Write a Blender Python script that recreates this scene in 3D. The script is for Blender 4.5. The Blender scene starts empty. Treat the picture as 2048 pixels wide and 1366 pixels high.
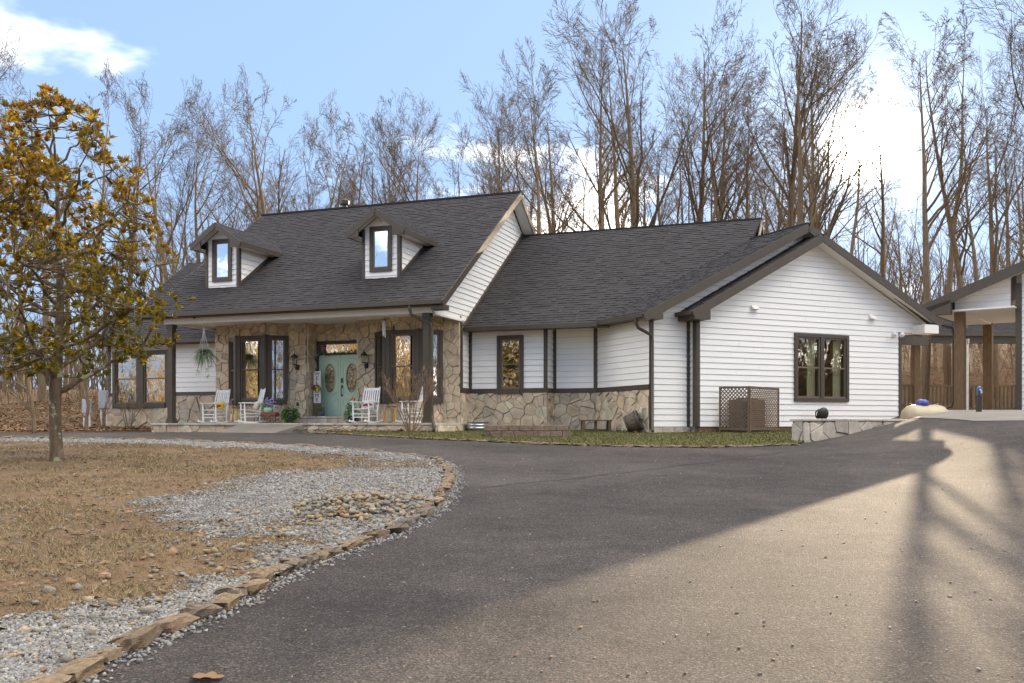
import bpy, math, random
import numpy as np
from math import radians, sin, cos, pi, sqrt, exp, log1p, atan2
from mathutils import Vector, Matrix
from mathutils.geometry import delaunay_2d_cdt

scene = bpy.context.scene
COL = scene.collection
EYE = 1.6
# ------------------------------------------------------------------ camera
cam_d = bpy.data.cameras.new('camera'); cam = bpy.data.objects.new('camera', cam_d); COL.objects.link(cam)
cam.location = (0, 0, EYE); cam.rotation_euler = (radians(90), 0, 0)
cam_d.sensor_width = 36.0; cam_d.lens = 33.1; cam_d.shift_y = 0.082
cam_d.clip_start = 0.1; cam_d.clip_end = 2000
scene.camera = cam
# ------------------------------------------------------------------ sky, sun, exposure
SUN_EL, SUN_AZ = radians(16.6), radians(23.8)          # azimuth clockwise from +Y
SUN_DIR = Vector((sin(SUN_AZ)*cos(SUN_EL), cos(SUN_AZ)*cos(SUN_EL), sin(SUN_EL)))
scene.view_settings.view_transform = 'Standard'; scene.view_settings.look = 'None'
scene.view_settings.exposure = 1.95; scene.view_settings.gamma = 1.0
scene.view_settings.use_curve_mapping = False
W = bpy.data.worlds.new('World'); scene.world = W; W.use_nodes = True
nt = W.node_tree; nt.nodes.clear()
def N(nt, t, **kw):
    n = nt.nodes.new(t)
    for k, v in kw.items():
        if k.startswith('i_'): n.inputs[k[2:].replace('_', ' ')].default_value = v
        else: setattr(n, k, v)
    return n
def math_n(nt, op, a=None, b=None, c=None, clamp=False):
    n = nt.nodes.new('ShaderNodeMath'); n.operation = op; n.use_clamp = clamp
    for i, x in enumerate((a, b, c)):
        if x is None: continue
        if isinstance(x, (int, float)): n.inputs[i].default_value = x
        else: nt.links.new(x, n.inputs[i])
    return n.outputs[0]
def mix_rgb(nt, fac, a, b, bt='MIX'):
    n = nt.nodes.new('ShaderNodeMix'); n.data_type = 'RGBA'; n.blend_type = bt
    for sock, x in ((n.inputs['Factor'], fac), (n.inputs[6], a), (n.inputs[7], b)):
        if isinstance(x, (int, float)): sock.default_value = x
        elif isinstance(x, (tuple, list)): sock.default_value = tuple(x)+(1,) if len(x) == 3 else tuple(x)
        else: nt.links.new(x, sock)
    return n.outputs[2]
sky = N(nt, 'ShaderNodeTexSky', sky_type='NISHITA', sun_disc=False, sun_elevation=SUN_EL, sun_rotation=SUN_AZ,
        air_density=1.0, dust_density=0.6, ozone_density=2.5, altitude=200)
tc = N(nt, 'ShaderNodeTexCoord')
gam = N(nt, 'ShaderNodeGamma'); gam.inputs['Gamma'].default_value = 0.18
nt.links.new(sky.outputs[0], gam.inputs[0])
scale = mix_rgb(nt, 1.0, gam.outputs[0], (1.06, 1.46, 2.1), 'MULTIPLY')
# fair-weather clouds all over the sky
sep = N(nt, 'ShaderNodeSeparateXYZ'); nt.links.new(tc.outputs['Generated'], sep.inputs[0])
zz = math_n(nt, 'ADD', math_n(nt, 'MAXIMUM', sep.outputs[2], 0.0), 0.16)
cv = N(nt, 'ShaderNodeCombineXYZ')
nt.links.new(math_n(nt, 'DIVIDE', sep.outputs[0], zz), cv.inputs[0]); nt.links.new(math_n(nt, 'DIVIDE', sep.outputs[1], zz), cv.inputs[1])
mp = N(nt, 'ShaderNodeMapping'); mp.inputs['Location'].default_value = (-1.95, 0.98, 0); nt.links.new(cv.outputs[0], mp.inputs[0])
n1 = N(nt, 'ShaderNodeTexNoise'); n1.inputs['Scale'].default_value = 0.62; n1.inputs['Detail'].default_value = 7; n1.inputs['Roughness'].default_value = 0.55
nt.links.new(mp.outputs[0], n1.inputs[0])
cr = N(nt, 'ShaderNodeMapRange', interpolation_type='SMOOTHSTEP'); nt.links.new(n1.outputs[0], cr.inputs[0])
cr.inputs[1].default_value = 0.51; cr.inputs[2].default_value = 0.72; cr.inputs[3].default_value = 0.0; cr.inputs[4].default_value = 0.9
cloudy = mix_rgb(nt, math_n(nt, 'MULTIPLY', cr.outputs[0], math_n(nt, 'GREATER_THAN', sep.outputs[2], 0.0)), scale, (42.0, 38.5, 33.0))
# aureole of the low sun seen through thin air
vd = N(nt, 'ShaderNodeVectorMath', operation='DOT_PRODUCT'); nt.links.new(tc.outputs['Generated'], vd.inputs[0])
GLOW = Vector((0.372, 1.0, 0.297)).normalized()
vd.inputs[1].default_value = GLOW
dp = math_n(nt, 'MAXIMUM', vd.outputs['Value'], 0.0)
glow = math_n(nt, 'ADD', math_n(nt, 'MULTIPLY', math_n(nt, 'POWER', dp, 5000.0), 220.0),
              math_n(nt, 'ADD', math_n(nt, 'MULTIPLY', math_n(nt, 'POWER', dp, 380.0), 1.7), math_n(nt, 'MULTIPLY', math_n(nt, 'POWER', dp, 60.0), 0.25)))
gcol = N(nt, 'ShaderNodeVectorMath', operation='SCALE'); gcol.inputs[0].default_value = (1.0, 0.93, 0.78); nt.links.new(glow, gcol.inputs['Scale'])
tot = mix_rgb(nt, 1.0, cloudy, gcol.outputs[0], 'ADD')
bg = N(nt, 'ShaderNodeBackground'); bg.inputs['Strength'].default_value = 0.10
nt.links.new(tot, bg.inputs['Color'])
wo = N(nt, 'ShaderNodeOutputWorld'); nt.links.new(bg.outputs[0], wo.inputs[0])
sd = bpy.data.lights.new('sun', 'SUN'); sd.energy = 2.9; sd.angle = radians(0.5); sd.color = (1.0, 0.80, 0.55)
so = bpy.data.objects.new('sun', sd); COL.objects.link(so)
so.rotation_euler = SUN_DIR.to_track_quat('Z', 'Y').to_euler(); so.location = (20, 50, 40)
scene.cycles.max_bounces = 8; scene.cycles.transparent_max_bounces = 12
scene.cycles.sample_clamp_indirect = 6.0

# ------------------------------------------------------------------ materials
def new_mat(name):
    m = bpy.data.materials.new(name); m.use_nodes = True
    t = m.node_tree; b = t.nodes['Principled BSDF']
    return m, t, b
def ramp(t, fac, stops, interp='LINEAR'):
    r = t.nodes.new('ShaderNodeValToRGB'); r.color_ramp.interpolation = interp
    el = r.color_ramp.elements
    while len(el) < len(stops): el.new(0.5)
    for e, (p, c) in zip(el, stops): e.position = p; e.color = (*c, 1)
    t.links.new(fac, r.inputs[0]); return r.outputs[0]
def noise(t, scale, detail=4, rough=0.55, vec=None, stretch=None, dist=0.0):
    n = t.nodes.new('ShaderNodeTexNoise'); n.inputs['Scale'].default_value = scale
    n.inputs['Detail'].default_value = detail; n.inputs['Roughness'].default_value = rough; n.inputs['Distortion'].default_value = dist
    if vec is None:
        c = t.nodes.new('ShaderNodeTexCoord'); vec = c.outputs['Object']
    if stretch:
        mpn = t.nodes.new('ShaderNodeMapping'); mpn.inputs['Scale'].default_value = stretch; t.links.new(vec, mpn.inputs[0]); vec = mpn.outputs[0]
    t.links.new(vec, n.inputs['Vector'])
    return n.outputs[0]
def bump(t, b, h, strength=0.3, dist=0.02):
    n = t.nodes.new('ShaderNodeBump'); n.inputs['Strength'].default_value = strength; n.inputs['Distance'].default_value = dist
    t.links.new(h, n.inputs['Height']); t.links.new(n.outputs[0], b.inputs['Normal'])
def simple(name, c, rough=0.6, c2=None, scale=6, bumpst=0.0, bscale=None, stretch=None, metal=0.0, spec=0.5, coat=0.0):
    m, t, b = new_mat(name)
    if c2 is None: c2 = tuple(x*0.8 for x in c)
    n = noise(t, scale, 5, stretch=stretch)
    t.links.new(ramp(t, n, [(0.32, c2), (0.68, c)]), b.inputs['Base Color'])
    b.inputs['Roughness'].default_value = rough; b.inputs['Metallic'].default_value = metal
    b.inputs['Specular IOR Level'].default_value = spec; b.inputs['Coat Weight'].default_value = coat
    if bumpst: bump(t, b, noise(t, bscale or scale*6, 5, stretch=stretch), bumpst)
    return m
def island_mat(name, stops, rough=0.8, bscale=30, bst=0.3, source='island', nscale=5.0, amt=0.35, spec=0.4):
    m, t, b = new_mat(name)
    if source == 'island':
        g = t.nodes.new('ShaderNodeNewGeometry'); r = g.outputs['Random Per Island']
    else:
        g = t.nodes.new('ShaderNodeObjectInfo'); r = g.outputs['Random']
    c = ramp(t, r, stops)
    n = noise(t, nscale, 6, 0.6)
    v = ramp(t, n, [(0.25, (1-amt,)*3), (0.75, (1+amt*0.4,)*3)])
    t.links.new(mix_rgb(t, 1.0, c, v, 'MULTIPLY'), b.inputs['Base Color'])
    b.inputs['Roughness'].default_value = rough; b.inputs['Specular IOR Level'].default_value = spec
    if bst: bump(t, b, noise(t, bscale, 6, 0.6), bst)
    return m
M = {}
M['siding'] = simple('white_siding', (0.85, 0.825, 0.79), 0.5, (0.80, 0.775, 0.74), 2.0, 0.12, 9, (0.6, 0.6, 14))
M['lap_shade'] = simple('lap_shadow_backing', (0.30, 0.28, 0.26), 0.9)  # wall backing coloured dark to stand in for the boards' lap shadow
M['soffit'] = simple('white_soffit', (0.80, 0.77, 0.71), 0.5, (0.76, 0.73, 0.67), 3)
M['trim'] = simple('bronze_trim', (0.070, 0.052, 0.036), 0.5, (0.056, 0.042, 0.030), 8)
M['sash'] = simple('window_sash_bronze', (0.16, 0.12, 0.085), 0.4, (0.13, 0.10, 0.07), 8)
M['mortar'] = simple('mortar', (0.30, 0.25, 0.19), 0.95, (0.20, 0.165, 0.125), 14, 0.3, 60)
ST = [(0.0, (0.584, 0.461, 0.319)), (0.16, (0.661, 0.540, 0.374)), (0.32, (0.643, 0.484, 0.347)), (0.46, (0.526, 0.438, 0.339)), (0.58, (0.661, 0.586, 0.416)),
      (0.70, (0.617, 0.469, 0.319)), (0.80, (0.476, 0.406, 0.333)), (0.88, (0.661, 0.555, 0.402)), (1.0, (0.651, 0.523, 0.367))]
M['stone'] = island_mat('fieldstone', ST, 0.85, 26, 0.5, 'object', 4.0, 0.45)
M['stone_small'] = island_mat('fieldstone_small', ST, 0.85, 26, 0.5, 'island', 4.0, 0.45)
M['step'] = island_mat('porch_edge_stone', [(0, (0.46, 0.39, 0.31)), (0.5, (0.56, 0.50, 0.42)), (1, (0.40, 0.35, 0.30))], 0.85, 26, 0.5, 'object', 4.0, 0.4)
M['edge'] = island_mat('edging_rock', [(0, (0.172, 0.119, 0.073)), (0.25, (0.264, 0.185, 0.106)), (0.5, (0.145, 0.125, 0.106)), (0.72, (0.304, 0.224, 0.139)), (1, (0.218, 0.132, 0.079))], 0.85, 18, 0.9, 'object', 7.0, 0.5)
def shingle_mat():
    return island_mat('asphalt_shingle', [(0, (0.0240, 0.0210, 0.0225)), (0.3, (0.0368, 0.0319, 0.0333)), (0.55, (0.0288, 0.0260, 0.0288)), (0.8, (0.0440, 0.0378, 0.0387)), (1, (0.0328, 0.0286, 0.0306))], 0.85, 160, 0.35, 'island', 60.0, 0.3, 0.35)
M['shingle'] = shingle_mat()
M['deck'] = simple('roof_underlay', (0.05, 0.045, 0.045), 0.9)
M['paint_white'] = simple('white_chair_paint', (0.82, 0.82, 0.82), 0.35, (0.76, 0.76, 0.76), 5)
M['door'] = simple('sage_green_door', (0.46, 0.62, 0.49), 0.4, (0.43, 0.59, 0.46), 4)
M['dark'] = simple('dark_iron', (0.03, 0.026, 0.022), 0.5)
M['yellow'] = simple('yellow_paint', (0.60, 0.40, 0.06), 0.45, (0.52, 0.33, 0.05), 6)
M['wood'] = simple('weathered_timber', (0.19, 0.118, 0.06), 0.75, (0.11, 0.066, 0.032), 5, 0.4, 20, (7, 7, 0.7))
M['wood_grey'] = simple('grey_brown_timber', (0.17, 0.12, 0.07), 0.8, (0.10, 0.07, 0.042), 5, 0.4, 20, (7, 7, 0.8))
M['barrel'] = simple('barrel_wood', (0.14, 0.10, 0.075), 0.8, (0.08, 0.06, 0.045), 6, 0.4, 25, (1, 1, 5))
M['concrete'] = simple('concrete', (0.42, 0.39, 0.34), 0.85, (0.34, 0.31, 0.27), 2.5, 0.25, 50)
M['block'] = island_mat('split_face_block', [(0, (0.21, 0.155, 0.11)), (0.5, (0.28, 0.205, 0.145)), (1, (0.17, 0.13, 0.10))], 0.95, 22, 1.0, 'object', 10, 0.5)
M['lattice'] = simple('brown_lattice', (0.155, 0.103, 0.062), 0.7, (0.12, 0.08, 0.048), 8)
M['acgrey'] = simple('condenser_grey_brown', (0.17, 0.135, 0.105), 0.6)
M['steel'] = simple('galvanised_steel', (0.55, 0.56, 0.57), 0.32, (0.45, 0.46, 0.47), 9, metal=0.85)
M['cream'] = simple('cream_tank_paint', (0.40, 0.33, 0.215), 0.45, (0.34, 0.28, 0.18), 4)
M['blue'] = simple('blue_plastic', (0.06, 0.07, 0.30), 0.4)
M['pvc'] = simple('white_pvc', (0.75, 0.75, 0.74), 0.4)
M['black'] = simple('black_plastic', (0.035, 0.032, 0.028), 0.5)
M['red'] = simple('red_wagon', (0.22, 0.05, 0.035), 0.6)
M['mint'] = simple('mint_tin', (0.34, 0.58, 0.42), 0.45)
M['purple'] = simple('purple_flower', (0.22, 0.16, 0.55), 0.7, (0.5, 0.45, 0.75), 40)
M['orange'] = simple('orange_flower', (0.72, 0.22, 0.03), 0.6)
M['flower_y'] = simple('yellow_flower', (0.75, 0.52, 0.03), 0.6)
M['flower_r'] = simple('crimson_flower', (0.30, 0.02, 0.05), 0.6)
M['leaf'] = island_mat('green_leaf', [(0, (0.035, 0.10, 0.02)), (0.5, (0.07, 0.19, 0.035)), (1, (0.14, 0.26, 0.06))], 0.5, 5, 0, 'island')
M['leaf_pale'] = island_mat('variegated_leaf', [(0, (0.10, 0.17, 0.06)), (0.5, (0.22, 0.30, 0.13)), (1, (0.45, 0.50, 0.33))], 0.5, 5, 0, 'island')
M['cushion_y'] = simple('yellow_cushion', (0.70, 0.46, 0.05), 0.9)
M['cushion_w'] = simple('white_cushion', (0.72, 0.73, 0.70), 0.9, (0.62, 0.66, 0.62), 9)
M['maroon'] = simple('maroon_print', (0.16, 0.03, 0.035), 0.9, (0.25, 0.06, 0.05), 20)
M['redprint'] = simple('red_print', (0.45, 0.03, 0.04), 0.9)
M['floral'] = simple('floral_cushion', (0.75, 0.72, 0.60), 0.9, (0.62, 0.44, 0.34), 22)
M['sign'] = simple('sign_board_white', (0.78, 0.77, 0.76), 0.6)
M['letter'] = simple('black_letter_paint', (0.02, 0.02, 0.02), 0.6)
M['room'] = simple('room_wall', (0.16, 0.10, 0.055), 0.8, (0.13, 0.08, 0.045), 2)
M['curtain'] = simple('pale_green_curtain', (0.55, 0.55, 0.42), 0.9, (0.45, 0.46, 0.34), 4, stretch=(10, 10, 0.3))
M['brass'] = simple('brass', (0.5, 0.35, 0.12), 0.35, metal=1.0)
def bark(name, c1, c2, lichen=False):
    m, t, b = new_mat(name)
    n = noise(t, 3.0, 6, 0.65, stretch=(5, 5, 0.8))
    c = ramp(t, n, [(0.3, c2), (0.7, c1)])
    if lichen:
        k = ramp(t, noise(t, 5.5, 5, 0.6), [(0.56, (0, 0, 0)), (0.62, (1, 1, 1))])
        c = mix_rgb(t, k, c, (0.33, 0.34, 0.20))
    t.links.new(c, b.inputs['Base Color']); b.inputs['Roughness'].default_value = 0.9; b.inputs['Specular IOR Level'].default_value = 0.25
    bump(t, b, n, 0.7, 0.03)
    return m
M['bark'] = bark('tree_bark', (0.25, 0.18, 0.11), (0.11, 0.077, 0.046))
M['twig'] = bark('tree_twig', (0.175, 0.12, 0.07), (0.10, 0.07, 0.043))
M['magbark'] = bark('magnolia_bark', (0.20, 0.145, 0.095), (0.06, 0.045, 0.03), True)
M['shrubbark'] = bark('shrub_bark', (0.30, 0.20, 0.13), (0.16, 0.10, 0.065))
def leaf_mat():
    m, t, b = new_mat('magnolia_leaf')
    g = t.nodes.new('ShaderNodeNewGeometry'); r = g.outputs['Random Per Island']
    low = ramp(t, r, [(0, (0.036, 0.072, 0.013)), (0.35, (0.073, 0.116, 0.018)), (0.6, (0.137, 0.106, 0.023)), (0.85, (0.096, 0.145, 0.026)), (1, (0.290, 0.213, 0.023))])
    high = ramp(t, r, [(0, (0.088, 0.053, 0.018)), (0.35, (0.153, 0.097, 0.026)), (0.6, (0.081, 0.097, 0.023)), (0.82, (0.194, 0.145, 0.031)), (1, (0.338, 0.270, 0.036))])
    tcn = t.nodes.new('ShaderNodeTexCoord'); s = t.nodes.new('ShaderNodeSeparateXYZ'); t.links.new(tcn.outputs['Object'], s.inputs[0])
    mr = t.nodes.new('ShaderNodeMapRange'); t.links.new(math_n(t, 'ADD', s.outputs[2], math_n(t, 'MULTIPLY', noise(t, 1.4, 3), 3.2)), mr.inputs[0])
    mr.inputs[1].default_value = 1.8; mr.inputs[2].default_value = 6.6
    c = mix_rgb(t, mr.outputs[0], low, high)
    t.links.new(c, b.inputs['Base Color']); b.inputs['Roughness'].default_value = 0.32; b.inputs['Specular IOR Level'].default_value = 0.5
    tr = t.nodes.new('ShaderNodeBsdfTranslucent')
    t.links.new(mix_rgb(t, 1.0, c, (2.6, 1.9, 0.7), 'MULTIPLY'), tr.inputs[0])
    mx = t.nodes.new('ShaderNodeMixShader'); mx.inputs[0].default_value = 0.5
    t.links.new(b.outputs[0], mx.inputs[1]); t.links.new(tr.outputs[0], mx.inputs[2])
    t.links.new(mx.outputs[0], t.nodes['Material Output'].inputs[0])
    return m
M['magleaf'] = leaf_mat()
def glass_mat(name, refl, tint):
    m, t, b = new_mat(name); t.nodes.remove(b)
    tr = t.nodes.new('ShaderNodeBsdfTransparent'); tr.inputs[0].default_value = (*tint, 1)
    gl = t.nodes.new('ShaderNodeBsdfGlossy'); gl.inputs['Roughness'].default_value = 0.0; gl.inputs[0].default_value = (1, 1, 1, 1)
    bp = t.nodes.new('ShaderNodeBump'); bp.inputs['Strength'].default_value = 0.05; bp.inputs['Distance'].default_value = 0.02
    t.links.new(noise(t, 2.2, 2), bp.inputs['Height']); t.links.new(bp.outputs[0], gl.inputs['Normal'])
    mx = t.nodes.new('ShaderNodeMixShader'); mx.inputs[0].default_value = refl
    t.links.new(tr.outputs[0], mx.inputs[1]); t.links.new(gl.outputs[0], mx.inputs[2])
    t.links.new(mx.outputs[0], t.nodes['Material Output'].inputs[0])
    return m
M['glass'] = glass_mat('window_glass', 0.42, (0.75, 0.76, 0.72))
M['glass_clear'] = glass_mat('gable_window_glass', 0.07, (0.85, 0.85, 0.80))
def leaded_mat():
    m, t, b = new_mat('leaded_glass')
    c = t.nodes.new('ShaderNodeTexCoord')
    v = t.nodes.new('ShaderNodeTexVoronoi'); v.inputs['Scale'].default_value = 11; t.links.new(c.outputs['Object'], v.inputs['Vector'])
    t.links.new(ramp(t, v.outputs['Distance'], [(0.0, (0.40, 0.33, 0.22)), (0.5, (0.26, 0.20, 0.12)), (0.75, (0.10, 0.07, 0.04))]), b.inputs['Base Color'])
    b.inputs['Roughness'].default_value = 0.12; b.inputs['Coat Weight'].default_value = 1.0
    bump(t, b, v.outputs['Distance'], 0.8, 0.02)
    return m
M['leaded'] = leaded_mat()
def asphalt_mat():
    m, t, b = new_mat('asphalt')
    vc = t.nodes.new('ShaderNodeTexCoord'); vo = t.nodes.new('ShaderNodeTexVoronoi'); vo.inputs['Scale'].default_value = 85; t.links.new(vc.outputs['Object'], vo.inputs['Vector'])
    sv_ = t.nodes.new('ShaderNodeSeparateColor'); t.links.new(vo.outputs['Color'], sv_.inputs[0]); spk = ramp(t, sv_.outputs[0], [(0.0, (0.62, 0.62, 0.63)), (0.6, (0.97, 0.97, 0.97)), (0.93, (1.35, 1.32, 1.3)), (1.0, (2.3, 2.2, 2.1))])
    big = noise(t, 0.35, 5, 0.6); mid = noise(t, 3.0, 4); fine = noise(t, 75, 3, 0.75)
    c1 = ramp(t, big, [(0.34, (0.046, 0.041, 0.039)), (0.66, (0.084, 0.074, 0.069))])
    c2 = ramp(t, fine, [(0.28, (0.28, 0.28, 0.29)), (0.50, (0.97, 0.97, 0.97)), (0.67, (2.0, 1.94, 1.88))])
    c3 = ramp(t, mid, [(0.3, (0.85, 0.85, 0.86)), (0.7, (1.12, 1.1, 1.08))])
    t.links.new(mix_rgb(t, 1.0, mix_rgb(t, 1.0, mix_rgb(t, 1.0, c1, c2, 'MULTIPLY'), c3, 'MULTIPLY'), spk, 'MULTIPLY'), b.inputs['Base Color'])
    b.inputs['Roughness'].default_value = 0.88; b.inputs['Specular IOR Level'].default_value = 0.13
    h = math_n(t, 'ADD', fine, math_n(t, 'MULTIPLY', noise(t, 40, 2), 0.8))
    bump(t, b, h, 0.9, 0.015)
    return m
M['asphalt'] = asphalt_mat()
def ground_mat(name, cols, s1, s2, bst=0.5):
    m, t, b = new_mat(name)
    a = ramp(t, noise(t, s1, 6, 0.65), [(i/(len(cols)-1)*0.5+0.25, c) for i, c in enumerate(cols)])
    f = noise(t, s2, 4, 0.7)
    v = ramp(t, f, [(0.28, (0.45, 0.45, 0.45)), (0.7, (1.35, 1.3, 1.25))])
    t.links.new(mix_rgb(t, 1.0, a, v, 'MULTIPLY'), b.inputs['Base Color']); b.inputs['Roughness'].default_value = 0.95; b.inputs['Specular IOR Level'].default_value = 0.2
    bump(t, b, f, bst, 0.05)
    return m
M['litter'] = ground_mat('leaf_litter_ground', [(0.06, 0.034, 0.017), (0.11, 0.065, 0.032), (0.09, 0.058, 0.032)], 0.7, 14, 0.9)
M['dirt'] = ground_mat('dry_lawn_soil', [(0.105, 0.062, 0.034), (0.16, 0.105, 0.057), (0.21, 0.15, 0.085)], 1.1, 22)
M['lawn'] = ground_mat('green_lawn_soil', [(0.10, 0.09, 0.035), (0.14, 0.13, 0.045), (0.17, 0.14, 0.065)], 1.3, 30)
M['gravelbed'] = ground_mat('gravel_bed', [(0.20, 0.19, 0.18), (0.27, 0.26, 0.25), (0.24, 0.21, 0.17)], 2.0, 34, 1.0)
M['gravel'] = island_mat('grey_gravel', [(0, (0.15, 0.145, 0.14)), (0.4, (0.26, 0.255, 0.25)), (0.65, (0.22, 0.20, 0.175)), (0.85, (0.38, 0.37, 0.35)), (1, (0.30, 0.23, 0.15))], 0.9, 60, 0, 'island')
M['rubble'] = island_mat('tan_rubble', [(0, (0.29, 0.25, 0.19)), (0.4, (0.24, 0.22, 0.19)), (0.7, (0.36, 0.27, 0.15)), (0.9, (0.30, 0.17, 0.085)), (1, (0.34, 0.32, 0.28))], 0.9, 40, 0.4, 'island')
M['drygrass'] = island_mat('dry_grass', [(0, (0.15, 0.095, 0.05)), (0.4, (0.34, 0.25, 0.14)), (0.72, (0.25, 0.17, 0.09)), (0.88, (0.14, 0.14, 0.045)), (1, (0.48, 0.39, 0.25))], 0.9, 5, 0, 'island')
M['greengrass'] = island_mat('lawn_grass', [(0, (0.08, 0.085, 0.025)), (0.5, (0.145, 0.15, 0.045)), (0.8, (0.20, 0.175, 0.065)), (1, (0.26, 0.21, 0.10))], 0.9, 5, 0, 'island')
M['deadleaf'] = island_mat('dead_leaf', [(0, (0.14, 0.066, 0.026)), (0.4, (0.22, 0.12, 0.055)), (0.8, (0.29, 0.18, 0.09)), (1, (0.10, 0.055, 0.03))], 0.85, 5, 0, 'island')

# ------------------------------------------------------------------ object helpers
ORG = {}
def link(o): COL.objects.link(o); return o
def tag(o, label, cat, group=None):
    o['label'] = label; o['category'] = cat
    if group: o['group'] = group
    return o
def thing(name, label, cat, loc=(0, 0, 0), rotz=0.0, group=None, local=False):
    o = link(bpy.data.objects.new(name, None)); o.location = loc; o.rotation_euler = (0, 0, rotz); o.empty_display_size = 0.2
    tag(o, label, cat, group); ORG[o.name] = Vector((0, 0, 0)) if local else Vector(loc)
    return o
def add_obj(name, v, f, mat, parent=None, smooth=False, origin=None, kind=None):
    org = ORG[parent.name] if parent is not None else Vector(origin or (0, 0, 0))
    a = np.asarray(v, dtype=float).reshape(-1, 3) - np.array(org)
    me = bpy.data.meshes.new(name); me.from_pydata(a.tolist(), [], f)
    if smooth: me.polygons.foreach_set('use_smooth', [True]*len(me.polygons))
    me.materials.append(mat)
    o = link(bpy.data.objects.new(name, me))
    if parent is not None: o.parent = parent
    else: o.location = org
    ORG[o.name] = org
    if kind: o['kind'] = kind
    return o
def copy_tree(o, parent=None):
    c = o.copy(); COL.objects.link(c); c.parent = parent
    for ch in o.children: copy_tree(ch, c)
    return c
ident = lambda x, y, z: (x, y, z)
class MB:
    def __init__(s, fr=ident): s.v = []; s.f = []; s.fr = fr
    def add(s, pts, faces):
        b = len(s.v); s.v += [s.fr(*p) for p in pts]; s.f += [tuple(i+b for i in q) for q in faces]; return s
    def box(s, x0, x1, y0, y1, z0, z1):
        p = [(x0, y0, z0), (x1, y0, z0), (x1, y1, z0), (x0, y1, z0), (x0, y0, z1), (x1, y0, z1), (x1, y1, z1), (x0, y1, z1)]
        return s.add(p, [(0, 3, 2, 1), (4, 5, 6, 7), (0, 1, 5, 4), (1, 2, 6, 5), (2, 3, 7, 6), (3, 0, 4, 7)])
    def beam(s, p, q, w, h, up=(0, 0, 1)):
        p = Vector(p); q = Vector(q); d = (q-p).normalized(); up = Vector(up)
        if abs(d.dot(up)) > 0.98: up = Vector((0, 1, 0))
        sd_ = d.cross(up).normalized(); u = sd_.cross(d).normalized()
        pts = []
        for e in (p, q):
            for a, b in ((-1, -1), (1, -1), (1, 1), (-1, 1)): pts.append(tuple(e+sd_*(a*w/2)+u*(b*h/2)))
        return s.add(pts, [(0, 1, 2, 3), (7, 6, 5, 4), (0, 4, 5, 1), (1, 5, 6, 2), (2, 6, 7, 3), (3, 7, 4, 0)])
    def tube(s, pts, rad, n=8, cap=True):
        pts = [Vector(p) for p in pts]
        if not hasattr(rad, '__len__'): rad = [rad]*len(pts)
        out = []; fs = []
        ref = Vector((0, 0, 1)) if abs((pts[-1]-pts[0]).normalized().z) < 0.9 else Vector((1, 0, 0))
        for i, p in enumerate(pts):
            d = (pts[min(i+1, len(pts)-1)]-pts[max(i-1, 0)]).normalized()
            a = d.cross(ref).normalized(); b = a.cross(d)
            for k in range(n):
                t = 2*pi*k/n; out.append(tuple(p+a*(cos(t)*rad[i])+b*(sin(t)*rad[i])))
        for i in range(len(pts)-1):
            for k in range(n):
                k2 = (k+1) % n; fs.append((i*n+k, i*n+k2, (i+1)*n+k2, (i+1)*n+k))
        if cap: fs.append(tuple(range(n))[::-1]); fs.append(tuple(range((len(pts)-1)*n, len(pts)*n)))
        return s.add(out, fs)
    def lathe(s, prof, c=(0, 0, 0), n=16, sx=1, sy=1):
        out = []; fs = []
        for r, z in prof:
            for k in range(n):
                t = 2*pi*k/n; out.append((c[0]+cos(t)*r*sx, c[1]+sin(t)*r*sy, c[2]+z))
        for i in range(len(prof)-1):
            for k in range(n):
                k2 = (k+1) % n; fs.append((i*n+k, i*n+k2, (i+1)*n+k2, (i+1)*n+k))
        fs.append(tuple(range(n))[::-1]); fs.append(tuple(range((len(prof)-1)*n, len(prof)*n)))
        return s.add(out, fs)
    def ball(s, c, r, n=10, m=6):
        if not hasattr(r, '__len__'): r = (r, r, r)
        return s.lathe([(max(0.001, sin(pi*j/m)), 0) for j in range(m+1)], (0, 0, 0), n) if False else s._ball(c, r, n, m)
    def _ball(s, c, r, n, m):
        out = []; fs = []
        for j in range(m+1):
            a = pi*j/m
            for k in range(n):
                t = 2*pi*k/n; out.append((c[0]+r[0]*sin(a)*cos(t), c[1]+r[1]*sin(a)*sin(t), c[2]-r[2]*cos(a)))
        for j in range(m):
            for k in range(n):
                k2 = (k+1) % n; fs.append((j*n+k, j*n+k2, (j+1)*n+k2, (j+1)*n+k))
        return s.add(out, fs)
    def prism(s, poly, y0, y1):      # poly in (x,z), extruded along y
        n = len(poly)
        return s.add([(x, y0, z) for x, z in poly]+[(x, y1, z) for x, z in poly],
                     [tuple(range(n)), tuple(range(2*n-1, n-1, -1))]+[(i, n+i, n+(i+1) % n, (i+1) % n) for i in range(n)])
    def build(s, name, mat, parent=None, smooth=False, origin=None, kind=None, bevel=0.0):
        o = add_obj(name, s.v, s.f, mat, parent, smooth, origin, kind)
        if bevel:
            b = o.modifiers.new('b', 'BEVEL'); b.width = bevel; b.segments = 2; b.limit_method = 'ANGLE'
        return o
def clip(poly, a, b, c):             # keep a*x+b*y <= c
    out = []; n = len(poly)
    for i in range(n):
        p, q = poly[i], poly[(i+1) % n]
        dp_, dq = a*p[0]+b*p[1]-c, a*q[0]+b*q[1]-c
        if dp_ <= 0: out.append(p)
        if (dp_ < 0 < dq) or (dq < 0 < dp_):
            t = dp_/(dp_-dq); out.append((p[0]+(q[0]-p[0])*t, p[1]+(q[1]-p[1])*t))
    return out
def area(p): return 0.5*sum(p[i][0]*p[(i+1) % len(p)][1]-p[(i+1) % len(p)][0]*p[i][1] for i in range(len(p))) if len(p) > 2 else 0.0
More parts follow.
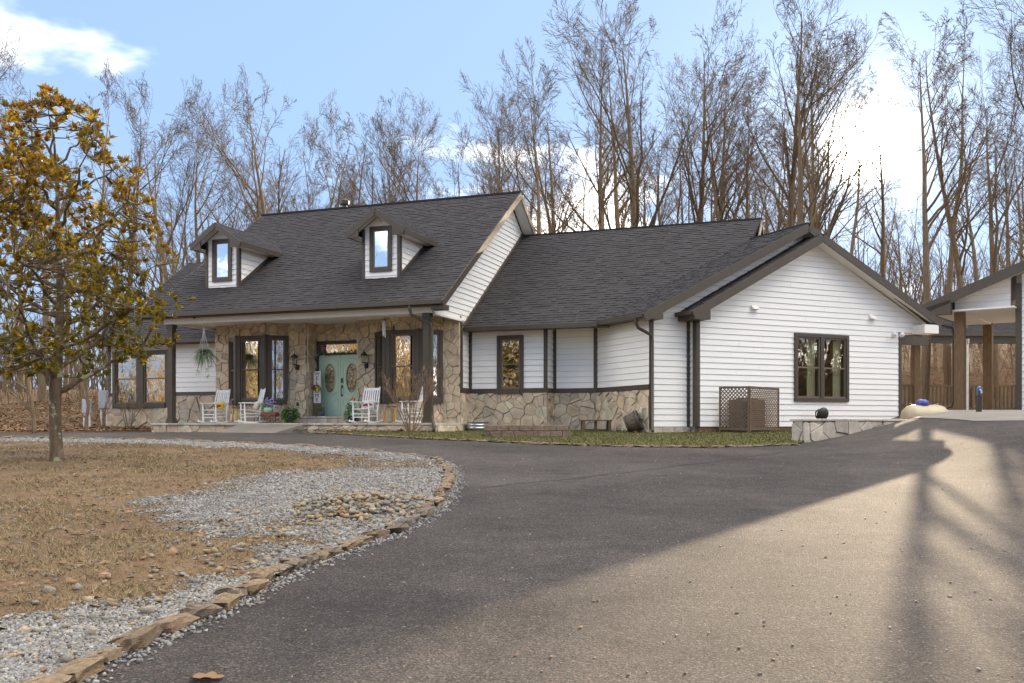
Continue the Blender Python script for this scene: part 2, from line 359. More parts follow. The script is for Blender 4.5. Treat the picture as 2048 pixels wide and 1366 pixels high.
def minus_holes(poly, holes):
    ps = [poly]
    for x0, x1, h0, h1 in holes:
        nx = []
        for p in ps:
            xs = [q[0] for q in p]; hs = [q[1] for q in p]
            if max(xs) <= x0 or min(xs) >= x1 or max(hs) <= h0 or min(hs) >= h1: nx.append(p); continue
            nx.append(clip(p, 1, 0, x0)); nx.append(clip(p, -1, 0, -x1))
            m = clip(clip(p, 1, 0, x1), -1, 0, -x0)
            if len(m) > 2: nx.append(clip(m, 0, 1, h0)); nx.append(clip(m, 0, -1, -h1))
        ps = [p for p in nx if len(p) > 2 and abs(area(p)) > 1e-4]
    return ps
def inset(poly, d):
    if area(poly) < 0: poly = poly[::-1]
    out = list(poly); n = len(poly)
    for i in range(n):
        (x0, y0), (x1, y1) = poly[i], poly[(i+1) % n]
        L = math.hypot(x1-x0, y1-y0)
        if L < 1e-6: continue
        a, b = (y1-y0)/L, -(x1-x0)/L
        out = clip(out, a, b, a*x0+b*y0-d)
        if len(out) < 3: return []
    return out
# frames: (x along, y depth inwards, z relative to the eye)
def frame(O, ax, dep, z0=EYE, k=1.0):
    def fr(x, y, z): return (O[0]+k*(ax[0]*x+dep[0]*y), O[1]+k*(ax[1]*x+dep[1]*y), z0+k*z)
    fr.O, fr.ax, fr.dep = O, ax, dep
    return fr
A20 = radians(20); A25 = radians(25); A38 = radians(38)
MF = frame((-2.205, 26.53), (cos(A20), -sin(A20)), (sin(A20), cos(A20)))
GF = frame((3.743, 25.54), (cos(A25), sin(A25)), (-sin(A25), cos(A25)))
KF = frame((17.13, 36.0), (cos(A38), -sin(A38)), (sin(A38), cos(A38)), EYE, 1.5)
def plane(fr, p, q, out=1):
    """vertical wall plane from plan point p to q of frame fr; returns P(x,h,o), x along p->q, o outwards (to the left-hand side when out=-1)"""
    L = math.hypot(q[0]-p[0], q[1]-p[1]); dx, dy = (q[0]-p[0])/L, (q[1]-p[1])/L
    nx, ny = (dy*out, -dx*out)
    def P(x, h, o): return fr(p[0]+dx*x+nx*o, p[1]+dy*x+ny*o, h)
    P.L = L
    return P
def fr_of(P): return lambda x, y, z: P(x, z, -y)
def solid(P, poly, o0, o1f):
    n = len(poly)
    f1 = o1f if callable(o1f) else (lambda x, h: o1f)
    v = [P(x, h, o0) for x, h in poly]+[P(x, h, f1(x, h)) for x, h in poly]
    return v, [tuple(range(n)), tuple(range(2*n-1, n-1, -1))]+[(i, n+i, n+(i+1) % n, (i+1) % n) for i in range(n)]
def backing(P, outline, holes, o0, o1, name, mat, parent):
    v = []; f = []
    xs = sorted(set([min(p[0] for p in outline), max(p[0] for p in outline)]+[x for h in holes for x in h[:2]]))
    for a, b in zip(xs[:-1], xs[1:]):
        col = clip(clip(outline, 1, 0, b), -1, 0, -a)
        if len(col) < 3: continue
        for p in minus_holes(col, holes):
            vv, ff = solid(P, p, o0, o1); k = len(v); v += vv; f += [tuple(i+k for i in q) for q in ff]
    return add_obj(name, v, f, mat, parent)
PIECES = {'stone': [], 'siding_board': []}
def piece(name, v, f, mat, parent, ar):
    top = parent
    while top.parent is not None: top = top.parent
    if top.name == 'house' and name in PIECES: PIECES[name].append((ar, v, f, mat, parent))
    else: add_obj(name, v, f, M[mat], parent)
def finish_pieces(limit=300):
    # the largest pieces one by one, the many small ones joined
    for name, lst in PIECES.items():
        lst.sort(key=lambda q: -q[0])
        for ar, v, f, mat, par in lst[:limit]: add_obj(name, v, f, M[mat], par)
        V = []; F = []
        for ar, v, f, mat, par in lst[limit:]: k = len(V); V += v; F += [tuple(i+k for i in q) for q in f]
        if V: add_obj('small_'+name+'s', V, F, M['stone_small' if name == 'stone' else 'siding'], house, kind='stuff')
def siding(P, outline, holes, parent, expo=0.165, h0=None, base=0.0):
    hs = [p[1] for p in outline]; lo = h0 if h0 is not None else min(hs); k = 0
    while lo+k*expo < max(hs):
        a = lo+k*expo; b = a+expo; k += 1
        strip = clip(clip(outline, 0, 1, b-0.0045), 0, -1, -(a+0.0005))  # thin gap at each lap bares the backing as a shadow line
        if len(strip) < 3: continue
        parts = []
        for p in minus_holes(strip, holes):
            x0_, x1_ = min(q[0] for q in p), max(q[0] for q in p)
            if x1_-x0_ > 3.0:
                c_ = x0_+(x1_-x0_)*(.3+.4*((k*.618) % 1)); parts += [clip(p, 1, 0, c_-.002), clip(p, -1, 0, -c_-.002)]
            else: parts.append(p)
        for p in parts:
            if len(p) < 3 or abs(area(p)) < 0.002: continue
            v, f = solid(P, p, base, lambda x, h: base+0.006+0.020*(b-h)/expo)
            piece('siding_board', v, f, 'siding', parent, abs(area(p)))
def voronoi(outline, cell, rng):
    xs = [p[0] for p in outline]; hs = [p[1] for p in outline]
    x0, x1, h0, h1 = min(xs), max(xs), min(hs), max(hs)
    pts = []; r = cell*0.62; tries = int((x1-x0+cell)*(h1-h0+cell)/(cell*cell)*40)
    for _ in range(tries):
        p = (rng.uniform(x0-cell*.5, x1+cell*.5), rng.uniform(h0-cell*.5, h1+cell*.5)); rr = r*rng.uniform(0.72, 1.3)
        if all((p[0]-q[0])**2+(p[1]-q[1])**2 > (0.5*(rr+q[2]))**2*1.35 for q in pts): pts.append((*p, rr))
    out = []
    for i, p in enumerate(pts):
        c = list(outline)
        for j, q in enumerate(pts):
            if i == j: continue
            dx, dy = q[0]-p[0], q[1]-p[1]
            if dx*dx+dy*dy > (cell*3.2)**2: continue
            w = 0.5+0.18*(p[2]-q[2])/(p[2]+q[2])*2
            c = clip(c, dx, dy, dx*(p[0]+dx*w)+dy*(p[1]+dy*w))
            if len(c) < 3: break
        if len(c) > 2:
            ar = abs(area(c))
            if ar > cell*cell*.55 and rng.random() < .5:
                mx_ = sum(q[0] for q in c)/len(c); my_ = sum(q[1] for q in c)/len(c); an = rng.uniform(0, pi); a_, b_ = cos(an), sin(an); k_ = a_*mx_+b_*my_+rng.uniform(-.04, .04)
                out += [z for z in (clip(c, a_, b_, k_), clip(c, -a_, -b_, -k_)) if len(z) > 2]
            else: out.append(c)
    return out
def stones(P, outline, holes, parent, cell=0.36, seed=1, base=0.0, mat='stone', name='stone', gap=0.005):
    rng = random.Random(seed)
    for c in voronoi(outline, cell, rng):
        for p in minus_holes(c, holes):
            q = inset(p, gap)
            if len(q) < 3 or abs(area(q)) < 0.004: continue
            q2 = inset(q, 0.009)
            t = base+rng.uniform(0.018, 0.068)
            n = len(q)
            if len(q2) == n:
                v = [P(x, h, base-0.01) for x, h in q]+[P(x, h, t-0.012) for x, h in q]+[P(x, h, t+rng.uniform(-.005, .005)) for x, h in q2]
                f = [(i, n+i, n+(i+1) % n, (i+1) % n) for i in range(n)]+[(n+i, 2*n+i, 2*n+(i+1) % n, n+(i+1) % n) for i in range(n)]+[tuple(range(3*n-1, 2*n-1, -1))]
            else: v, f = solid(P, q, base-0.01, t)
            piece(name, v, f, mat, parent, abs(area(q)))
def trim_board(P, x0, x1, h0, h1, o1, parent, name='trim_board', o0=0.0, mat='trim'):
    mb = MB(lambda x, y, z: P(x, z, y)); mb.box(x0, x1, o0, o1, h0, h1); return mb.build(name, M[mat], parent)
def window(P, x0, x1, h0, h1, parent, units=1, dh=True, glass='glass', curtains=(), casing=0.09, sill=0.12, room=True, base=0.02, mull=0.09, roomdepth=2.2):
    """casing is the part; sashes, rails, panes, curtains and the room behind are its sub-parts"""
    fr = lambda x, y, z: P(x, z, y)
    w = MB(fr); o1 = base+0.05
    w.box(x0, x0+casing, -0.06, o1, h0, h1).box(x1-casing, x1, -0.06, o1, h0, h1)
    w.box(x0+casing, x1-casing, -0.06, o1, h1-casing, h1).box(x0+casing, x1-casing, -0.06, o1+(0.03 if sill > 0.1 else 0), h0, h0+sill)
    uw = (x1-x0-2*casing-mull*(units-1))/units
    for k in range(1, units): a = x0+casing+k*uw+(k-1)*mull; w.box(a, a+mull, -0.05, o1-0.004, h0+sill, h1-casing)
    win = w.build('window', M['trim'], parent)
    for k in range(units):
        a = x0+casing+k*(uw+mull); b = a+uw; lo, hi = h0+sill, h1-casing; mid = (lo+hi)/2; t = 0.045
        s = MB(fr)
        s.box(a, a+t, -0.045, base+0.012, lo, hi).box(b-t, b, -0.045, base+0.012, lo, hi).box(a+t, b-t, -0.045, base+0.012, hi-t, hi).box(a+t, b-t, -0.045, base+0.012, lo, lo+t*1.2)
        s.build('sash', M['sash'], win)
        if dh:
            MB(fr).box(a+t, b-t, -0.04, base+0.006, mid-0.022, mid+0.022).build('meeting_rail', M['sash'], win)
            for i, (c, d_, yo) in enumerate(((lo+t*1.2, mid-0.022, -0.022), (mid+0.022, hi-t, -0.012))):
                MB(fr).box(a+t, b-t, yo-0.006, yo, c, d_).build('pane', M[glass], win)
        else: MB(fr).box(a+t, b-t, -0.018, -0.012, lo+t*1.2, hi-t).build('pane', M[glass], win)
        for (c0, c1) in curtains:
            n = 26; cv_ = []; cf = []
            for i in range(n+1):
                x = a+(b-a)*(c0+(c1-c0)*i/n); o = -0.16+0.022*sin(i*2.1)+0.012*sin(i*0.9)
                cv_ += [P(x, lo-0.05, o), P(x+0.02*sin(i*.4), hi+0.05, o*0.9)]
                if i: cf.append((2*i-2, 2*i, 2*i+1, 2*i-1))
            add_obj('curtain', cv_, cf, M['curtain'], win, True)
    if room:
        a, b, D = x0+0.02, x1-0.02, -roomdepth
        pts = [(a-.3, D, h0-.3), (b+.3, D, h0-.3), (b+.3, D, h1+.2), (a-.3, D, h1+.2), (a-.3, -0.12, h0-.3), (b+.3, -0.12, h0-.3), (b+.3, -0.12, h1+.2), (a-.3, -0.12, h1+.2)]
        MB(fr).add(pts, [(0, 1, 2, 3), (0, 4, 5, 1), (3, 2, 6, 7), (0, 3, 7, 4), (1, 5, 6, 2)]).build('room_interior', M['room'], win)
    return win
def roof_plane(name, p0, ax, up, poly, parent, thick=0.10, seed=0, label=None, expo=0.145, deckmat='deck'):
    """p0 world origin at the eave, ax along the eave, up unit vector up the slope; poly in (x,y)"""
    p0, ax, up = Vector(p0), Vector(ax).normalized(), Vector(up).normalized(); nrm = ax.cross(up).normalized()
    if nrm.z < 0: nrm = -nrm
    P = lambda x, y, o: tuple(p0+ax*x+up*y+nrm*o)
    v, f = solid(P, poly, -thick, -0.004)
    roof = add_obj(name, v, f, M[deckmat], parent)
    rng = random.Random(seed); SV = []; SF = []
    xs = [q[0] for q in poly]; ys = [q[1] for q in poly]
    if area(poly) < 0: poly = poly[::-1]
    y = min(ys)-0.02; k = 0
    while y < max(ys):
        x = min(xs)-rng.uniform(0.02, 0.3)
        while x < max(xs):
            w_ = rng.choice((0.10, 0.13, 0.16, 0.2, 0.25))
            c = [(x+0.003, y), (x+w_-0.003, y), (x+w_-0.003, y+expo+0.02), (x+0.003, y+expo+0.02)]
            for i in range(len(poly)):
                (ax0, ay0), (ax1, ay1) = poly[i], poly[(i+1) % len(poly)]
                a, b = ay1-ay0, -(ax1-ax0); c = clip(c, a, b, a*ax0+b*ay0)
                if len(c) < 3: break
            x += w_
            if len(c) < 3: continue
            t = rng.choice((0.007, 0.009, 0.016, 0.018)); n = len(c); k0 = len(SV)
            SV += [P(px, py, 0.002+(t+0.004)*(1-0.75*(py-y)/(expo+0.02))) for px, py in c]+[P(px, py, -0.003) for px, py in c]
            SF.append(tuple(range(k0, k0+n)))
            SF += [(k0+i, k0+n+i, k0+n+(i+1) % n, k0+(i+1) % n) for i in range(n)]
        y += expo; k += 1
    add_obj('shingles', SV, SF, M['shingle'], roof, kind='stuff')
    roof_P = P
    return roof, P

# ------------------------------------------------------------------ terrain and paving
def ss(a, b, x):
    t = min(1.0, max(0.0, (x-a)/(b-a))); return t*t*(3-2*t)
def sp(x, k): return k*log1p(exp(min(50.0, x/k)))
def gh(x, y):
    z = 1.40-.054*sp(25.5-y, 1.2)
    bh = (-(x-6.72)*.531+(y-21.75)*.847)
    z += .65*ss(6.2, 12, x)*ss(12, 23, y)*(1-.85*ss(.05, .5, bh)*ss(12.4, 10.6, x)*ss(5.8, 6.8, x))
    r = ss(-5, 14, x); A = 6+10*r; s = .10+.30*r
    return z+A*(1-exp(-s/A*sp(y-34-15.5*r, 1.5)))
def structure(o): o['kind'] = 'structure'; return o
def make_ground():
    xs = sorted(set([-400, -250, -160, -110, -80]+list(range(-60, 61, 2))+[80, 110, 160, 250, 400]))
    ys = sorted(set([-300, -180, -110, -70]+list(range(-50, 100, 2))+[110, 125, 150, 200, 300, 500]))
    v = []; f = []
    for y in ys:
        for x in xs:
            d = 0.07 if (-30 < x < 25 and -12 < y < 33) else 0.0
            v.append((x, y, gh(x, y)-d))
    n = len(xs)
    for j in range(len(ys)-1):
        for i in range(n-1): f.append((j*n+i, j*n+i+1, (j+1)*n+i+1, (j+1)*n+i))
    return structure(add_obj('ground', v, f, M['litter'], smooth=True))
make_ground()
def sheet(name, poly, mat, dz, step=0.5, noise_amp=0.0, hfun=None):
    hf = hfun or gh
    # resample the boundary and fill with a grid
    B = []
    for i in range(len(poly)):
        p, q = poly[i], poly[(i+1) % len(poly)]; L = math.hypot(q[0]-p[0], q[1]-p[1]); n = max(1, int(L/step))
        for k in range(n): B.append((p[0]+(q[0]-p[0])*k/n, p[1]+(q[1]-p[1])*k/n))
    nb = len(B); pts = [Vector(p) for p in B]
    xs = [p[0] for p in B]; ys = [p[1] for p in B]; x = min(xs)+step*.5
    while x < max(xs):
        y = min(ys)+step*.5
        while y < max(ys):
            if inside(poly, x, y): pts.append(Vector((x, y)))
            y += step
        x += step
    vs, es, fs, *_ = delaunay_2d_cdt(pts, [], [list(range(nb))], 1, 1e-5)
    v = [(p.x, p.y, hf(p.x, p.y)+dz) for p in vs]
    return add_obj(name, v, [tuple(q) for q in fs], mat, smooth=True)
def inside(poly, x, y):
    c = False; n = len(poly); j = n-1
    for i in range(n):
        xi, yi = poly[i]; xj, yj = poly[j]
        if (yi > y) != (yj > y) and x < (xj-xi)*(y-yi)/(yj-yi)+xi: c = not c
        j = i
    return c
CURB = [(-2.9, 1.5), (-2.5, 3.2), (-2.34, 4.57), (-2.23, 5.35), (-2.12, 5.76), (-1.98, 6.29), (-1.9, 6.82), (-1.79, 7.42), (-1.64, 8.02), (-1.41, 8.72), (-1.17, 9.41),
        (-0.99, 10.4), (-0.89, 11.85), (-0.91, 13.77), (-1.04, 15.58), (-1.29, 16.91), (-1.73, 17.72), (-2.3, 18.49), (-3.35, 19.46), (-4.59, 20.4),
        (-6.1, 21.13), (-7.85, 21.93), (-9.82, 22.45), (-12.46, 22.92), (-15.5, 23.1), (-19, 22.8)]
ISLAND = CURB+[(-22, 16), (-22, 2), (-12, 0.5)]
FAR = [(-19, 26.0), (-15.5, 25.6), (-13.3, 26.1), (-12.3, 27.6), (-10.9, 28.75), (-8.6, 28.15), (-6.9, 27.4), (-5.6, 26.5), (-4.33, 25.18), (-2.81, 23.63), (-1.49, 22.64), (0.85, 21.2), (2.45, 20.5), (4.3, 20.3), (6.35, 21.0), (6.74, 21.66), (8.43, 22.74), (10.15, 23.82)]
DRIVE = [(-26, 26.2)]+FAR+[(10.53, 21.41), (11.29, 20.77), (16, 17.5), (24, 14), (24, -8), (-6, -8), (-8, 0), (-22, 1.5), (-26, 8)]
structure(sheet('driveway', DRIVE, M['asphalt'], 0.0, 0.45))
structure(sheet('island', ISLAND, M['dirt'], 0.035, 0.5))
PAD = [(10.15, 23.86), (10.53, 21.42), (11.29, 20.78), (16, 17.52), (28, 12.2), (36, 44), (17.5, 46.5), (12.2, 27.2)]
M['slab'] = simple('worn_slab', (0.21, 0.185, 0.155), 0.85, (0.16, 0.14, 0.12), 1.2, 0.25, 50)
structure(sheet('carport_slab', PAD, M['slab'], 0.012, 0.6))
LAWN = [(-5.6, 26.55), (-4.33, 25.25), (-2.81, 23.7), (-1.49, 22.7), (0.85, 21.26), (2.45, 20.56), (4.3, 20.36), (6.35, 21.05), (6.76, 21.75), (6.95, 22.0), (8.6, 27.6), (9, 29), (4, 29.5), (-2, 29.8), (-1.6, 26.6), (-5, 27.6)]
structure(sheet('lawn', LAWN, M['lawn'], 0.03, 0.45))
# paving seam where two asphalt passes meet
def ribbon(name, pts, w, mat, dz):
    P_ = []
    for a, b in zip(pts[:-1], pts[1:]):
        n = max(2, int(math.hypot(b[0]-a[0], b[1]-a[1])/.12))
        for k in range(n): P_.append((a[0]+(b[0]-a[0])*k/n, a[1]+(b[1]-a[1])*k/n))
    v = []; f = []; r = random.Random(5)
    for i, (x, y) in enumerate(P_):
        y += .05*sin(i*.37)+r.uniform(-.02, .02); h = w*r.uniform(.25, 1.0)
        v += [(x, y-h, gh(x, y-h)+dz), (x, y+h, gh(x, y+h)+dz)]
        if i: f.append((2*i-2, 2*i, 2*i+1, 2*i-1))
    return structure(add_obj(name, v, f, mat))
M['tar'] = simple('tar_seam', (0.035, 0.031, 0.029), 0.85, (0.055, 0.048, 0.045), 20)
ribbon('paving_seam', [(-.4, 13.1), (.56, 14.0), (1.7, 15.0), (2.8, 16.2), (4.2, 17.7), (5.7, 19.4), (6.6, 20.6)], .035, M['tar'], .006)
# concrete walk up to the porch
mb = MB(MF); mb.add([(-6.4, -1.35, -.26), (-4.6, -1.25, -.26), (-4.0, -.32, .045), (-6.3, -.32, .045), (-6.4, -1.35, -.5), (-4.6, -1.25, -.5), (-4.0, -.32, -.5), (-6.3, -.32, -.5)],
                   [(0, 1, 2, 3), (0, 4, 5, 1), (1, 5, 6, 2), (2, 6, 7, 3), (3, 7, 4, 0)])
structure(mb.build('path', M['slab'], origin=MF(-5.3, -.8, -.3)))

# ------------------------------------------------------------------ the house
HLOC = (-2.2, 26.5, 1.40)
house = thing('house', 'white lap siding and fieldstone house with dark shingle roofs, two dormers and porch', 'house', HLOC)
FL = 0.07                                   # porch floor relative to the eye
# --- porch wall of stone, in plan segments
WALLTOP = 3.30
plan = [(-8.79, 1.85), (-8.22, 1.85), (-7.62, 1.40), (-6.53, 1.40), (-5.95, 1.85), (-5.30, 1.85), (-5.30, 2.40), (-3.45, 2.40), (-3.45, 1.85), (-2.80, 1.85), (-2.24, 1.40), (-1.12, 1.40), (-0.52, 1.85), (0.02, 1.85)]
front = None
wp = None
for i in range(len(plan)-1):
    p, q = plan[i], plan[i+1]
    P = plane(MF, p, q); L = P.L; holes = []
    bay = {1: (0.10, L-0.10), 2: (0.10, L-0.10), 3: (0.10, L-0.10), 9: (0.09, L-0.09), 10: (0.10, L-0.10), 11: (0.10, L-0.10)}.get(i)
    if bay: holes = [(bay[0], bay[1], 0.70, 2.86)]
    if i == 6: holes = [(0.02, L-0.02, FL, 2.72)]
    outl = [(0, -.05), (L, -.05), (L, WALLTOP), (0, WALLTOP)]
    w = backing(P, outl, holes, -0.10, 0.0, 'porch_wall', M['mortar'], house)
    stones(P, outl, holes, w, 0.36, 100+i)
    if bay:
        window(P, bay[0]-0.06, bay[1]+0.06, 0.68, 2.88, house, 1, True, 'glass', ((0.0, 0.16),) if i in (2, 10, 3, 11) else (), casing=0.13 if i in (2, 10) else 0.11, sill=0.14, base=0.03, roomdepth=0.9 if i not in (2, 10) else 1.6)
# corner posts of the bays
for s in (-7.62, -6.53, -2.24, -1.12):
    mb = MB(MF); mb.lathe([(0.085, 0.66), (0.085, 2.9)], (s, 1.385, 0), 8); mb.build('bay_corner_post', M['trim'], house)
# --- front door in its alcove
PD = plane(MF, (-5.30, 2.40), (-3.45, 2.40)); fd = lambda x, y, z: PD(x, z, y)
mb = MB(fd); mb.box(0.0, 0.12, -.05, .06, .30, 2.70).box(1.73, 1.85, -.05, .06, .30, 2.70).box(.12, 1.73, -.05, .06, 2.62, 2.70).box(.12, 1.73, -.05, .05, 2.27, 2.34)
entry = mb.build('door_frame', M['trim'], house)
MB(fd).box(.12, 1.73, -.02, -.012, 2.34, 2.62).build('transom_pane', M['glass'], entry)
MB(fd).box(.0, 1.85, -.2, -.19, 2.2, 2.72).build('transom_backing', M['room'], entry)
for k, (a, b) in enumerate(((0.125, 0.922), (0.928, 1.725))):
    mb = MB(fd); n = 28; cx, ch, rx, rh = (a+b)/2, 1.52, 0.20, 0.46
    # leaf with an oval opening
    outer = []; inner = []
    for i in range(n):
        t = 2*pi*i/n; c, s_ = cos(t), sin(t); inner.append((cx+rx*c, ch+rh*s_))
        k_ = min(((b-a)/2)/max(abs(c), 1e-6), (0.965 if False else 1e9))
        hx = (b-a)/2; top, bot = 2.265-ch, ch-0.325
        tt = min(hx/max(abs(c), 1e-6), (top if s_ > 0 else bot)/max(abs(s_), 1e-6)); outer.append((cx+c*tt, ch+s_*tt))
    outer = [(min(max(x, a), b), h) for x, h in outer]
    for x, h in ((a, .325), (b, .325), (a, 2.265), (b, 2.265)):
        j = min(range(n), key=lambda i: (outer[i][0]-x)**2+(outer[i][1]-h)**2); outer[j] = (x, h)
    pts = [(x, 0.03, h) for x, h in outer]+[(x, 0.03, h) for x, h in inner]+[(x, -.02, h) for x, h in inner]
    mb.add(pts, [(i, (i+1) % n, n+(i+1) % n, n+i) for i in range(n)]+[(n+i, n+(i+1) % n, 2*n+(i+1) % n, 2*n+i) for i in range(n)])
    leaf = mb.build('door', M['door'], house)
    # oval rim, raised mouldings
    rim = MB(fd); rim.tube([(cx+(rx+.015)*cos(2*pi*i/n), 0.034, ch+(rh+.015)*sin(2*pi*i/n)) for i in range(n+1)], 0.014, 6, False); rim.build('oval_moulding', M['door'], leaf)
    og = MB(fd); og.add([(cx+rx*cos(2*pi*i/n), 0.0, ch+rh*sin(2*pi*i/n)) for i in range(n)], [tuple(range(n))]); og.build('oval_pane', M['leaded'], leaf)
    def curve_m(f0, pts_): m_ = MB(fd); m_.tube([(x, .033, h) for x, h in pts_], 0.010, 5, False); m_.build('panel_moulding', M['door'], leaf)
    wv = lambda x: 0.07*(0.5+0.5*cos((x-cx)/(b-a-0.16)*2*pi))
    curve_m(0, [(a+.09, 1.02)]+[(a+.09+(b-a-.18)*i/16, 2.06+wv(a+.09+(b-a-.18)*i/16)*1.3) for i in range(17)]+[(b-.09, 1.02)]+[(b-.09-(b-a-.18)*i/16, 1.06-wv(b-.09-(b-a-.18)*i/16)*1.2) for i in range(17)])
    for x0_, x1_ in ((a+.09, cx-.035), (cx+.035, b-.09)):
        hl = [(x0_+(x1_-x0_)*i/10, .80+.13*ss(0, 1, (i/10 if x0_ > cx-.1 and x0_ < cx else i/10) if x0_ < cx-.05 else 1-i/10)*-1+.06) for i in range(11)]
        curve_m(0, [(x0_, .48)]+hl+[(x1_, .48), (x0_, .48)])
    if k == 1:
        h = MB(fd); h.box(a+.02, a+.085, .03, .055, 1.36, 1.52).build('lock_plate', M['dark'], leaf)
        h = MB(fd); h.box(a+.025, a+.08, .03, .05, 1.20, 1.30).tube([(a+.052, .05, 1.24), (a+.052, .09, 1.22), (a+.052, .095, 1.10), (a+.052, .09, 1.0), (a+.052, .05, .97)], .012, 6); h.box(a+.025, a+.08, .03, .05, .93, 1.0); h.build('door_handle', M['dark'], leaf)
mb = MB(fd); mb.box(.1, 1.75, -.04, .12, .29, .325); mb.build('door_sill', M['steel'], entry)
# entry step, stone faced
mb = MB(MF); mb.box(-5.38, -3.40, 1.50, 2.395, FL, .22); stp = mb.build('entry_step', M['mortar'], house)
x = -5.38; rng = random.Random(5)
while x < -3.45:
    w_ = rng.uniform(.22, .40); x2 = min(x+w_, -3.40)
    MB(MF).box(x+.006, x2-.006, 1.475, 1.53, FL+.004, .215).build('face_stone', M['step'], stp, bevel=.008)
    MB(MF).box(x+.004, x2-.004, 1.46, 2.39, .221, .29).build('cap_stone', M['step'], stp, bevel=.01)
    x = x2
# --- porch floor with stone edge
mb = MB(MF); mb.box(-9.55, .22, -.30, 2.5, -.45, 0.0); pf = mb.build('porch_floor', M['concrete'], house)
x = -9.55; rng = random.Random(7)
while x < .2:
    w_ = rng.uniform(.5, 1.0); x2 = min(x+w_, .22)
    MB(MF).box(x+.004, x2-.004, -.36, 2.45, 0.002, FL-.0).build('cap_stone', M['step'], pf, bevel=.012)
    x = x2
for (pa, pb, sd_) in (((-9.55, -.30), (.22, -.30), 3), ((.22, -.30), (.22, 1.85), 4)):
    P = plane(MF, pa, pb); stones(P, [(0, -.40), (P.L, -.40), (P.L, -.004), (0, -.004)], [], pf, 0.36, 40+sd_)
# --- porch ceiling, beam, columns
MB(MF).box(-9.2, -.05, .1, 2.42, 3.28, 3.33).build('porch_ceiling', M['soffit'], house)
MB(MF).box(-9.25, 0, -.10, .12, 3.17, 3.50).build('porch_beam', M['soffit'], house)
MB(MF).box(-.20, 0.0, .12, 1.9, 3.17, 3.40).build('porch_side_beam', M['soffit'], house)
MB(MF).box(-9.25, -9.03, .12, 3.3, 3.17, 3.50).build('porch_side_beam', M['soffit'], house)
for s in (-9.05, -.20):
    mb = MB(MF); mb.box(s-.09, s+.09, -.09, .09, FL, 3.17); cpost = mb.build('porch_column', M['trim'], house)
    MB(MF).box(s-.13, s+.13, -.13, .13, FL, FL+.09).box(s-.11, s+.11, -.11, .11, FL+.09, FL+.15).build('column_base', M['trim'], cpost)
    MB(MF).box(s-.115, s+.115, -.115, .115, 3.05, 3.172).build('column_cap', M['trim'], cpost)
# --- main roof
SL = .689; RUN = 6.50; UPL = RUN*sqrt(1+SL*SL)
ax3 = (MF.ax[0], MF.ax[1], 0)
upF = (MF.dep[0], MF.dep[1], SL); upB = (-MF.dep[0], -MF.dep[1], SL)
X0, X1 = -9.92, .45
roofM, _ = roof_plane('main_roof', MF(X0, -.40, 3.466), ax3, upF, [(0, 0), (X1-X0, 0), (X1-X0, UPL), (0, UPL)], house, .10, 11)
mb = MB(MF); mb.prism([(X0, 3.466-.12), (X0, 3.46)], 0, 0) if False else None
v, f = solid(lambda x, y, o: tuple(Vector(MF(X0, 12.6, 3.466))+Vector(ax3)*x+Vector(upB).normalized()*y+Vector((0, 0, o))), [(0, 0), (X1-X0, 0), (X1-X0, UPL), (0, UPL)], -.12, 0)
add_obj('main_roof_back', v, f, M['deck'], house)
MB(MF).box(X0, X1, 6.02, 6.18, 7.925, 7.985).build('ridge_cap', M['shingle'], roofM)
for s in (X0, X1):
    for sg in (1, -1):
        d0 = -.42 if sg == 1 else 12.62
        mb = MB(MF); mb.beam((s, d0, 3.345+0), (s, 6.1, 7.84), .035, .20); mb.build('rake_board', M['trim'], roofM)
        mb = MB(MF); mb.beam((s-(.2 if s > 0 else -.2), d0+sg*.1, 3.41-.06), (s-(.2 if s > 0 else -.2), 6.1, 7.84-.06), .40, .02); mb.build('rake_soffit', M['soffit'], roofM)
mb = MB(MF); mb.box(X0, X1, -.52, -.40, 3.36, 3.475).box(X0, X1, -.40, -.10, 3.34, 3.36); mb.build('gutter', M['trim'], roofM)
MB(MF).box(X1-.36, X1+.03, -.40, -.02, 3.22, 3.36).build('eave_return', M['trim'], roofM)
# right gable wall of the main block (faces the wing)
P = plane(MF, (0, 0), (0, 12.2))
outl = [(0.0, 3.17), (12.2, 3.17), (12.2, 3.55), (6.1, 7.74), (0.0, 3.55)]
w = backing(P, outl, [], -.12, 0, 'main_gable_wall', M['lap_shade'], house); siding(P, outl, [], w, .165)
MB(MF).box(-.02, .05, .0, 1.95, 3.13, 3.18).build('gable_soffit_strip', M['soffit'], house)
# flashing between wing roof and main gable wall
mb = MB(MF); mb.beam((.045, 2.05, 2.955+.02), (.045, 7.45, 2.95+.708*5.35+.03), .06, .13); mb.build('flashing', M['trim'], house)
# short return of the main block below, right of the porch wall
P = plane(MF, (0.02, 1.85), (0.02, 2.55))
w = backing(P, [(0, -.4), (.7, -.4), (.7, 3.17), (0, 3.17)], [], -.1, 0, 'return_wall', M['lap_shade'], house)
siding(P, [(0.12, 1.14), (.62, 1.14), (.62, 3.0), (0.12, 3.0)], [], w); stones(P, [(0, -.4), (.7, -.4), (.7, .98), (0, .98)], [], w, .36, 61)
trim_board(P, 0, .12, .98, 3.1, .04, w); trim_board(P, 0, .7, .98, 1.13, .05, w)
# left gable and back walls, plain
P = plane(MF, (-9.25, 12.2), (-9.25, 0)); w = backing(P, outl, [], -.12, 0, 'main_gable_wall', M['siding'], house)
MB(MF).box(-9.25, 0, 12.1, 12.2, -.3, 3.5).build('back_wall', M['siding'], house)
MB(MF).box(-9.3, 0, 5.2, 5.3, -.3, 3.6).build('inner_wall', M['room'], house)
